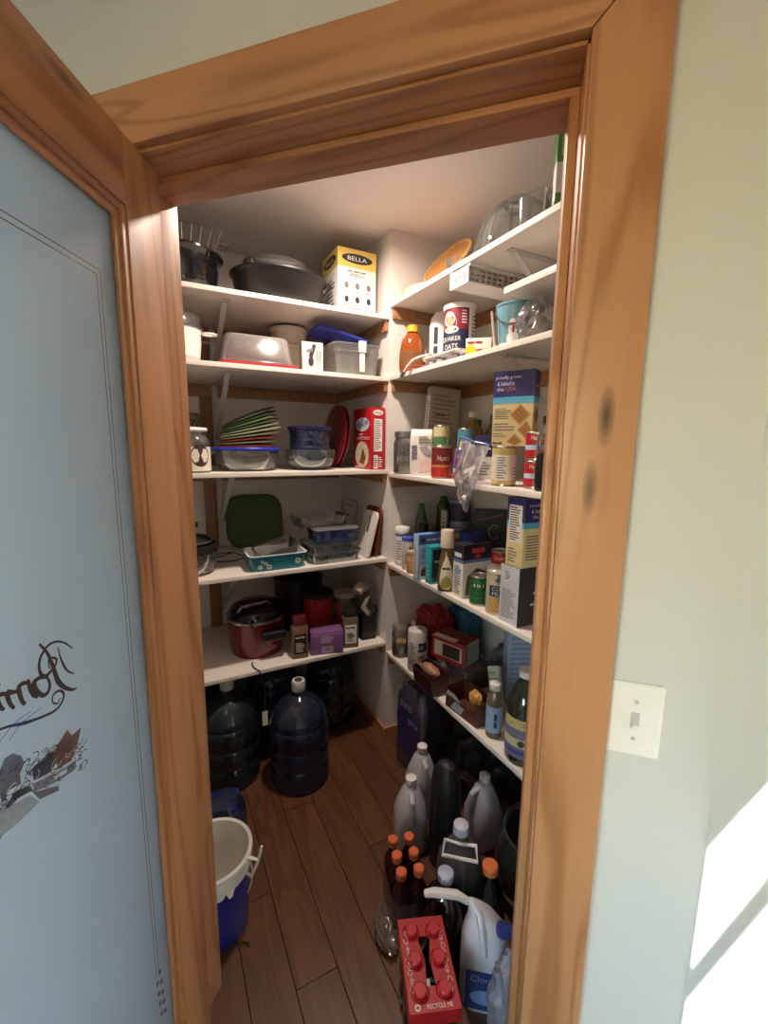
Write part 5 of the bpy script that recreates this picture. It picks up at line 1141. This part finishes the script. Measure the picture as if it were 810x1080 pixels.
o = solo('navy_canister', 'tall navy and white canister at the back of the second lowest right shelf', 'canister', MB().lathe([(0, 0), (.05, 0), (.052, .004), (.052, .32), (.0, .322)], 28), pm((150, 156, 172), .5), 1.722, 1.325, z, camrot(1.72, 1.32)); cpan(o, .052, -180, 180, .22, .31, pm((44, 50, 82), .5), 'navy_band'); clines(o, .052, -40, 40, .12, .20, 4, GREYINK)
for i, (c, lab) in enumerate((((150, 60, 44), 'red spice tin in the row behind the light blue baking mix'), ((60, 44, 40), 'dark spice tin with a white badge behind the light blue baking mix'), ((196, 160, 84), 'mustard yellow spice tin behind the light blue baking mix'))):
    o = carton('spice_tin', lab, 'tin', 1.76-.094*i, 1.188+.003*i, z, 15, .06, .035, .17+.008*i, pm(c, .4), 'spice tins', bevel=.004); disc(o, 'f', .5, .82, .36, .12, [pm((220, 206, 180), .5), pm((220, 216, 210), .5), pm((150, 44, 36), .5)][i], 'round_badge')
o = solo('blue_can', 'squat royal blue canister behind the navy and white mix carton', 'canister', MB().lathe([(0, 0), (.05, 0), (.053, .004), (.053, .20), (0, .2)], 28), pm((40, 56, 134), .4), 1.468, 1.20, z, camrot(1.395, 1.165)); part('lid', MB().lathe([(.054, .195), (.0545, .198), (.0545, .216), (.05, .218), (0, .218)], 28), pm((34, 48, 120), .35), o); cpan(o, .053, 5, 50, .11, .165, pm((130, 160, 210), .5), 'pale_label')
o = carton('black_snack_carton', 'black snack carton with a green emblem at the back', 'box', 1.52, 1.355, z, 12, .15, .06, .30, pm((36, 36, 38), .5)); o_ = part('green_emblem', MB().tube([(.01+.026*math.cos(t), -.0325, .20+.032*math.sin(t)) for t in [.8+.35*i for i in range(14)]], .0035, 6), pm((120, 140, 90), .5), o); poly(o, 'f', [(.1, .83), (.8, .93), (.8, .945), (.1, .845)], pm((110, 110, 104), .5), 'slanted_line')

z = ZR[5]
o = solo('nut_jar', 'clear jar of mixed nuts in the corner of the lowest right shelf', 'jar', MB().lathe(shellprof([(0, 0), (.045, 0), (.048, .006), (.048, .12), (.044, .135), (.044, .14)], .002), 28), CLEARP2, 1.808, 1.048, z, camrot(1.8, 1.05))
part('contents', blob(.038, .038, .04, .3, 3.5, 4, 3).xf(T(0, 0, .004)), pm((196, 160, 120), .6, 0, .4, 60), o); part('lid', MB().lathe([(.046, .138), (.047, .14), (.047, .155), (0, .156)], 28), CLEARP, o)
o = solo('blue_ball_cap', 'round blue cap beside the white canister', 'stopper', MB().lathe([(0, 0), (.024, .002), (.032, .02), (.034, .04), (.028, .062), (.016, .074), (0, .078)], 24), pm((44, 54, 138), .35), 1.718, 1.068, z, 0)  # a ball-shaped blue cap
o = solo('white_canister', 'white salt canister with navy label at the front of the lowest right shelf', 'canister', MB().lathe([(0, 0), (.045, 0), (.047, .003), (.047, .195), (.045, .2), (.043, .196), (0, .196)], 32), pm((206, 200, 196), .5), 1.645, 1.045, z, camrot(1.635, 1.06))
cpan(o, .047, 5, 60, .105, .15, pm((40, 46, 78), .5), 'title_block'); ctxt(o, .047, 22, .128, 'LO', .022, .018, PAPER); cdisc(o, .047, 28, .07, .022, .02, pm((150, 110, 90), .5, 0, .3, 60), 'food_picture'); clines(o, .047, -50, -10, .04, .15, 8, GREYINK); part('pour_spout', MB().lathe([(0, .1965), (.014, .1965), (.014, .199), (0, .2)], 16).xf(T(.015, -.015, 0)), pm((226, 224, 220), .4), o)
o = solo('red_snack_bag', 'crumpled red snack bag heaped at the back of the lowest right shelf', 'bag', blob(.09, .06, .115, .34, 2.4, 11, 4, True, 'box'), pm((146, 30, 40), .3, 0, .3, 9), 1.745, 1.212, z, -45)
part('window', blob(.05, .01, .045, .2, 2, 3, 3).xf(T(.02, -.085, .09)), pm((60, 46, 44), .4, 0, .4, 30), o); part('white_corner', MB().box(-.09, -.05, -.09, -.08, .13, .16), PAPER, o, .004)
o = solo('teal_snack_bag', 'shiny teal snack bag behind the red snack bag', 'bag', blob(.08, .045, .125, .34, 2.4, 21, 4, True, 'box'), pm((46, 112, 136), .25, 0, .3, 8), 1.68, 1.345, z, -45)
o = solo('plastic_tray', 'clear clamshell tray of pastries under the red window carton', 'tray', tray(.24, .15, .055, .02, .003, 1.15, .006), CLEARP2, 1.465, 1.172, z+.05, -40)
part('contents', MB().loft([(rr(.18, .10, .02), .005), (rr(.19, .11, .02), .04)]), pm((150, 128, 110), .6, 0, .3, 40), o)
o = carton('pastry_box', 'brown bakery box beneath the clear clamshell tray', 'box', 1.465, 1.178, z, -40, .20, .15, .0495, BROWN)
o = carton('window_carton', 'red carton with a dark window lying on the clamshell tray', 'box', 1.485, 1.145, z+.1105, -26, .175, .115, .10, pm((206, 198, 190), .5))
for f in ('f',):
    for q in ((0, 1, 0, .16), (0, 1, .84, 1), (0, .08, .16, .84), (.92, 1, .16, .84)): pan(o, f, *q, pm((158, 28, 36), .45), 'red_border')
pan(o, 'f', .34, .86, .2, .78, pm((44, 34, 30), .15), 'dark_window', .0008); pan(o, 't', 0, 1, 0, 1, pm((124, 44, 44), .5, 0, .3, 20), 'red_top'); pan(o, 't', .0, .7, .0, .3, pm((226, 214, 190), .5), 'cream_flap', .001)
mb = MB(); g, _ = fmap(o, 'r')
for k in range(8): a = .22+k*.09; mb.add([g(a, .08, .001), g(a+.04, .08, .001), g(a+.04, .92, .001), g(a, .92, .001)], [(0, 1, 2, 3)])
part('stripes', mb, pm((120, 124, 120), .5), o, smooth=False); pan(o, 'r', 0, .2, 0, 1, pm((120, 130, 104), .5), 'green_edge')
o = solo('open_snack_carton', 'torn open brown snack carton at the shelf edge', 'box', MB().box(-.09, .09, -.05, .05, 0, .003).box(-.09, -.087, -.05, .05, .003, .09).box(.087, .09, -.05, .05, .003, .09).box(-.087, .087, -.05, -.047, .003, .055).box(-.087, .087, .047, .05, .003, .09), pm((86, 50, 42), .5, 0, .2, 20), 1.255, 1.052, z, -40)
part('flap', MB().add([(-.085, -.05, .055), (.0, -.05, .055), (-.02, -.062, .085), (-.06, -.066, .09)], [(0, 1, 2, 3)]).add([(-.085, -.0515, .055), (.0, -.0515, .055), (-.02, -.0635, .085), (-.06, -.0675, .09)], [(3, 2, 1, 0)]), PAPER, o); part('wrapper', blob(.03, .02, .03, .3, 2, 6, 3).xf(T(.03, 0, .05)), pm((206, 150, 70), .4), o)
part('pale_panel', MB().add([(-.06, -.0506, .01), (.0, -.0506, .006), (.02, -.0506, .04), (-.03, -.0506, .05)], [(0, 1, 2, 3)]), pm((176, 180, 196), .5), o, smooth=False)
o = solo('open_snack_carton', 'dark maroon opened snack carton tipped over the shelf edge', 'box', MB().box(-.075, .075, -.045, .045, 0, .003).box(-.075, -.072, -.045, .045, .003, .08).box(.072, .075, -.045, .045, .003, .08).box(-.072, .072, -.045, -.042, .003, .08).box(-.072, .072, .042, .045, .003, .08), pm((74, 30, 34), .45, 0, .2, 20), 1.478, 1.018, z+.012, -45, tilt=(10, 0))
part('flap', MB().box(-.075, .075, -.047, -.045, .0, .05).xf(T(0, -.0, .08) @ RX(55) @ T(0, .046, 0)), pm((120, 90, 80), .5), o); part('wrapper', blob(.05, .028, .025, .35, 2, 8, 3).xf(T(.0, 0, .05)), pm((166, 120, 96), .35), o)
o = carton('snack_packet', 'pale green striped packet leaning on the open brown carton', 'packet', 1.20, 1.145, z+.035, -35, .06, .018, .15, pm((190, 206, 180), .4), tilt=(-16, -22), bevel=.005); lines(o, 'f', .1, .95, .1, .9, 5, pm((120, 150, 120), .5))
o = solo('flavour_bottle', 'slim bottle with white cap and pale blue label', 'bottle', MB().lathe([(0, 0), (.027, 0), (.029, .005), (.029, .14), (.022, .165), (.016, .175), (.016, .185), (0, .185)], 24), thin((206, 196, 166), .05, .06, .3), 1.108, 1.045, z, camrot(1.1, 1.04)); cpan(o, .029, -100, 100, .025, .125, pm((150, 176, 206), .5)); ctxt(o, .029, 12, .075, '#2', .06, .016, pm((40, 60, 120), .5), vert=True)
part('cap', MB().lathe([(.019, .183), (.0205, .185), (.0205, .207), (.018, .21), (0, .21)], 22), WHITEP, o)
o = solo('juice_jug', 'big green juice jug with yellow and violet label by the door jamb', 'jug', MB().lathe([(0, 0), (.056, 0), (.061, .008), (.061, .20), (.056, .225), (.036, .268), (.022, .285), (.022, .30), (0, .30)], 32), thin((96, 108, 88), .06, .06, .25), .975, 1.058, z, camrot(.975, 1.058))
part('juice', MB().lathe([(0, .006), (.052, .006), (.057, .012), (.057, .19), (0, .19)], 28), pm((62, 58, 44), .3), o)
cpan(o, .061, -75, 75, .03, .17, pm((118, 112, 136), .5, 0, .15, 20)); cpan(o, .061, -75, 75, .135, .17, pm((196, 178, 110), .5), 'yellow_band', .0010); ctxt(o, .061, 0, .152, '#2', .085, .016, pm((70, 66, 110), .5)); cpan(o, .061, -75, 75, .07, .10, pm((206, 196, 150), .5), 'cream_band', .001); cdisc(o, .061, -5, .085, .012, .012, pm((70, 60, 50), .5), 'maker_mark', .0016); ctxt(o, .061, 35, .085, '#1', .03, .01, INK); cpan(o, .061, -75, 75, .045, .058, pm((70, 70, 140), .5), 'violet_band', .001)
part('cap', MB().lathe([(.024, .298), (.026, .3), (.026, .322), (0, .323)], 22), WHITEP, o)
o = carton('pale_blue_carton', 'pale blue carton behind the green juice jug', 'box', 1.24, 1.30, z, 20, .13, .06, .37, pm((158, 176, 206), .55)); lines(o, 'f', .1, .9, .2, .8, 10, pm((130, 146, 180), .5))
o = solo('olive_bag', 'dull olive plastic bag behind the pale green packet', 'bag', blob(.06, .05, .085, .3, 1.7, 31, 4, True), pm((86, 92, 80), .35, 0, .2, 12), 1.37, 1.345, z, 0)

# ================================================================== floor, right
o = empty('purple_bottle_pack', 'shrink wrapped purple pack of drink bottles under the lowest right shelf', 'bottle pack', 1.60, 1.045, 0, -42)
for lay in range(2):
    for i in range(3):
        for j in range(2):
            M_ = T(-.09+i*.072, -.036+j*.072, lay*.205)
            b = part('bottle', MB().lathe(botprof(.0335, .20, .012, .02)+[(0, .18)], 16).xf(M_), thin((170, 170, 200), .05, .05, .3), o)
            part('cap', MB().lathe([(.014, .178), (.014, .199), (0, .2)], 12).xf(M_), pm((60, 62, 92), .4), b)
wr = MB().loft([(rr(.226, .154, .03), .001), (rr(.228, .156, .03), .10), (rr(.22, .15, .035), .19), (rr(.228, .156, .03), .23), (rr(.22, .15, .035), .36), (rr(.16, .10, .03), .412), (rr(.10, .05, .02), .414)])
part('wrap', wr, thin((206, 200, 230), .15, .10, .12), o)
for (zz0, zz1, m_) in ((.10, .24, pm((52, 44, 92), .4)), (.24, .30, pm((40, 48, 110), .4))): part('printed_band', MB().add([(-.084, -.0795, zz0), (.084, -.0795, zz0), (.084, -.0795, zz1), (-.084, -.0795, zz1)], [(0, 1, 2, 3)]), m_, o, smooth=False)
DIM[o.name] = (.228, .160, .42)
txt(o, 'f', 'zero', .45, .80, .42, .07, pm((160, 160, 186), .5)); txt(o, 'f', 'pro', .72, .64, .3, .08, pm((170, 176, 210), .5))
o = solo('dark_garbage_bag', 'crumpled dark green plastic bag bulging under the lowest right shelf', 'bag', blob(.14, .15, .19, .25, 1.7, 41, 5, True), pm((24, 34, 30), .28, 0, .3, 10), 1.345, 1.21, 0, 0)
WJ = pm((186, 186, 194), .4, 0, .04)
def gallon(label, u, v, rot, capm=None):
    o = solo('white_jug', label, 'jug', MB().loft([(rr(.115, .115, .03), 0), (rr(.126, .126, .035), .01), (rr(.126, .126, .035), .13), (rr(.114, .114, .05), .175), (rr(.07, .07, .034), .235), (rr(.036, .036, .017), .255), (rr(.036, .036, .017), .268)]), WJ, u, v, 0, rot, group='white gallon jugs')
    part('cap', MB().lathe([(.021, .262), (.0215, .264), (.0215, .284), (.019, .286), (0, .287)], 20), capm or WHITEP, o)
    part('handle', MB().tube([(-.03, 0, .235), (-.06, 0, .225), (-.068, 0, .18), (-.066, 0, .14)], .011, 8), WJ, o); return o
gallon('white plastic gallon jug farther in, beside the black case', 1.40, .925, 120)
gallon('white plastic gallon jug with handle in front of its twin', 1.268, .79, 110)
gallon('white plastic gallon jug standing behind the black case', 1.15, 1.055, 45)
o = solo('black_case', 'tall black padded case standing among the jugs', 'case', MB().loft([(rr(.10, .08, .038), 0), (rr(.116, .092, .045), .02), (rr(.122, .098, .048), .18), (rr(.118, .094, .046), .30), (rr(.10, .082, .04), .37), (rr(.066, .054, .026), .405), (rr(.02, .018, .008), .416)]), pm((26, 27, 30), .5), 1.142, .862, 0, -30)
part('zip', MB().tube([(-.0, -.0475, .03), (0, -.0495, .18), (0, -.0475, .30), (0, -.042, .37), (0, -.028, .406)], .003, 6), pm((40, 40, 44), .4), o)
def bigclear():
    o = solo('clear_jug', 'big clear ribbed water jug with white cap and carry handle', 'jug', MB().lathe([(0, 0), (.07, 0), (.076, .01), (.076, .07), (.073, .078), (.076, .086), (.076, .17), (.07, .20), (.045, .245), (.024, .265), (.022, .29), (0, .29)], 32), thin((226, 232, 234), .05, .06, .14), .985, .812, 0, camrot(.985, .815), group=None)
    part('cap', MB().lathe([(.024, .288), (.026, .29), (.025, .318), (.02, .322), (0, .323)], 22), pm((196, 200, 214), .4), o)
    part('handle', MB().tube([(-.05, -.02, .268), (-.055, -.07, .262), (.055, -.07, .262), (.05, -.02, .268), (.0, -.026, .270)], .006, 8, True), WHITEP, o)
    part('water', MB().lathe([(0, .004), (.066, .004), (.072, .012), (.072, .15), (0, .15)], 28), thin((200, 210, 214), .05, .04, .08), o)
bigclear()
o = solo('glass_drink_jar', 'large smoked glass bowl jar half hidden by the door jamb', 'jar', MB().lathe(shellprof([(0, 0), (.09, 0), (.13, .03), (.15, .10), (.145, .18), (.12, .235), (.118, .25), (.124, .256)], .005), 40), thin((206, 214, 210), .04, .08, .05), .885, 1.075, 0, 0)
part('rim_ring', MB().lathe([(.118, .25), (.126, .252), (.126, .262), (.119, .264)], 40), GLASS, o)
# six small red drink bottles
pk = empty('red_drink_pack', 'shrink wrapped pack of red drinks with orange caps', 'bottle pack', 1.06, .645, 0, -60)
for i in range(3):
    for j in range(2):
        M_ = T(-.058+i*.058, -.029+j*.058, 0)
        b = part('bottle', MB().lathe([(0, 0), (.025, 0), (.028, .006), (.028, .085), (.025, .10), (.028, .115), (.027, .15), (.014, .178), (.013, .2), (0, .2)], 20).xf(M_), thin((128, 24, 26), .05, .05, .25), pk)
        part('drink', MB().lathe([(0, .004), (.022, .004), (.025, .01), (.025, .14), (0, .15)], 16).xf(M_), pm((96, 16, 20), .2), b)
        part('cap', MB().lathe([(.0165, .196), (.0175, .198), (.0175, .218), (.015, .221), (0, .221)], 18).xf(M_), pm((214, 106, 62), .4), b)
part('wrap', MB().loft([(rr(.178, .12, .028), .001), (rr(.18, .122, .028), .07), (rr(.174, .116, .03), .125)], True, False), thin((190, 176, 170), .2, .10, .18), pk)
part('torn_wrap', blob(.06, .03, .022, .5, 2.2, 51, 4, True).xf(T(.06, -.075, .0)), thin((200, 186, 170), .2, .12, .3), pk)
o = solo('dark_jug', 'dark bottle jug with a thick white handle across its top', 'jug', MB().lathe([(0, 0), (.062, 0), (.067, .008), (.067, .15), (.058, .20), (.03, .24), (.022, .25), (.022, .262), (0, .262)], 28), thin((40, 46, 48), .05, .08, .1), .899, .69, 0, 12)
part('cap', MB().lathe([(.023, .26), (.024, .262), (.024, .284), (.02, .287), (0, .288)], 20), pm((176, 186, 210), .4), o); part('handle', MB().tube([(-.06, -.045, .255), (-.035, -.05, .268), (.03, -.05, .268), (.062, -.045, .245)], [.010, .0125, .0125, .010], 8), WHITEP, o); part('contents', MB().lathe([(0, .004), (.058, .004), (.063, .01), (.063, .14), (0, .14)], 24), pm((22, 24, 26), .2), o)
o = solo('blue_bottle', 'dark blue bottle with an orange cap by the door jamb', 'bottle', MB().lathe([(0, 0), (.045, 0), (.05, .008), (.05, .17), (.04, .22), (.02, .262), (.018, .28), (0, .28)], 28), thin((38, 70, 96), .05, .07, .15), .845, .815, 0, 0); part('cap', MB().lathe([(.022, .276), (.0235, .278), (.0235, .30), (.02, .304), (0, .304)], 20), pm((214, 116, 64), .4), o)
part('contents', MB().lathe([(0, .004), (.042, .004), (.046, .01), (.046, .16), (0, .16)], 24), pm((18, 34, 46), .2), o)
# red six-pack carrier
CKR = pm((176, 26, 36), .4)
o = empty('cola_six_pack', 'six pack of cola bottles under a red cardboard carrier', 'six-pack', .768, .540, 0, 0)
o.rotation_euler = (0, 0, rad(113.7)); L_, W_ = .205, .122
# local x runs away from the camera along the pack, local y to its left
for i in range(3):
    for j in range(2):
        M_ = T(-.066+i*.066, -.031+j*.062, 0)
        b = part('bottle', MB().lathe([(0, 0), (.026, 0), (.03, .006), (.031, .06), (.028, .085), (.031, .11), (.03, .15), (.016, .205), (.013, .215), (0, .215)], 20).xf(M_), pm((30, 14, 12), .1, 0, .1, coat=.5), o)
        part('cap', MB().lathe([(.0155, .214), (.0165, .216), (.0165, .238), (.014, .241), (0, .241)], 18).xf(M_), pm((190, 34, 44), .35), b)
pr = [(-L_/2, -W_/2), (L_/2, -W_/2), (L_/2, W_/2), (-L_/2, W_/2)]
slot = [(-.055, -.012), (.0, -.006), (.055, -.018), (.055, .018), (.0, .006), (-.055, .012)]
zt = .229
cb = MB(); vs_ = [(x, y, zt) for x, y in pr]+[(x, y, zt) for x, y in slot]+[(x, y, zt-.002) for x, y in pr]+[(x, y, zt-.002) for x, y in slot]
fs = [(0, 1, 6, 5, 4), (1, 2, 7, 6), (2, 3, 9, 8, 7), (3, 0, 4, 9)]; fs += [tuple(i+10 for i in reversed(f)) for f in fs]
fs += [(i, 10+i, 10+(i+1) % 4, (i+1) % 4) for i in range(4)]+[(4+i, 4+(i+1) % 6, 14+(i+1) % 6, 14+i) for i in range(6)]
cb.add(vs_, fs)
car = part('carrier', cb, CKR, o)
part('carrier_side', MB().box(-L_/2, L_/2, -W_/2-.002, -W_/2, .18, zt), CKR, o); part('carrier_side', MB().box(-L_/2, L_/2, W_/2, W_/2+.002, .18, zt), CKR, o)
part('carrier_end', MB().box(-L_/2-.002, -L_/2, -W_/2, W_/2, .19, zt), CKR, o)
for i in range(3):
    for j in range(2): part('cap_ring', MB().lathe([(.0175, zt-.001), (.022, zt+.0015), (.0235, zt)], 20).xf(T(-.066+i*.066, -.031+j*.062, 0)), pm((150, 20, 30), .4), car)
DIM[car.name] = (W_, L_, zt)
def toptext(s_, cx, cy, w_, h_, rot, m_, shear=0):
    vs_, fs = text_geo(s_, shear); c, sn = math.cos(rad(rot)), math.sin(rad(rot))
    part('lettering', MB().add([(cx+x*w_*c-y*h_*sn, cy+x*w_*sn+y*h_*c, zt+.0008) for x, y in vs_], fs), m_, car, smooth=False)
toptext('Coca-Cola', .033, .049, .075, .012, 0, PAPER, .3); toptext('Coca-Cola', -.035, .049, .06, .012, 0, PAPER, .3); toptext('Coca-Cola', .04, -.049, .06, .012, 180, PAPER, .3); toptext('Coca-Cola', -.033, -.049, .075, .012, 180, PAPER, .3)
toptext('RECYCLE ME', -.094, -.012, .062, .009, -90, PAPER)
part('round_mark', MB().lathe([(.004, zt+.0006), (.007, zt+.0006)], 16).xf(T(-.094, .042, 0)), PAPER, car)
part('price_card', MB().box(-.045, -.002, -.007, .007, .17, .172), PAPER, o)
# bleach jug and grey bag
o = solo('bleach_jug', 'white bleach jug with a tall pointed handle and blue label', 'jug', MB().loft([(rr(.12, .10, .035), 0), (rr(.13, .11, .04), .01), (rr(.13, .11, .04), .17), (rr(.115, .095, .04), .215), (rr(.07, .06, .026, 5, -.012), .262), (rr(.045, .036, .016, 5, -.028), .285), (rr(.02, .016, .007, 5, -.04), .30)]), pm((216, 216, 220), .35, 0, .03), .765, .732, 0, 8)
part('handle', MB().tube([(-.042, -.0, .296), (-.02, -.02, .28), (-.01, -.045, .235), (-.005, -.05, .19)], [.009, .011, .011, .010], 8), pm((216, 216, 220), .35, 0, .03), o)
part('cap', MB().tube([(.035, -.005, .225), (.05, -.03, .258)], [.021, .019], 16), pm((46, 62, 130), .4), o)
DIM[o.name] = (.13, .11, .30); pan(o, 'f', .1, .9, .06, .48, pm((36, 60, 120), .45), 'blue_label', .001); txt(o, 'f', 'Clorox', .5, .40, .6, .07, pm((170, 180, 210), .5)); disc(o, 'f', .5, .2, .3, .08, pm((120, 150, 200), .5), 'label_shape', .0014)
o = solo('grey_plastic_bag', 'crumpled grey plastic shopping bag beside the bleach jug', 'bag', blob(.066, .055, .145, .34, 2.2, 61, 5, True), pm((120, 124, 136), .35, 0, .15, 14), .618, .722, 0, 0)
for i in range(3):
    part('fold', MB().tube([(.02*i-.02, -.05, .10+.04*i), (.01*i, -.058, .16), (.02-.02*i, -.045, .22)], [.004, .007, .003], 6), pm((132, 136, 148), .35, 0, .15, 14), o)
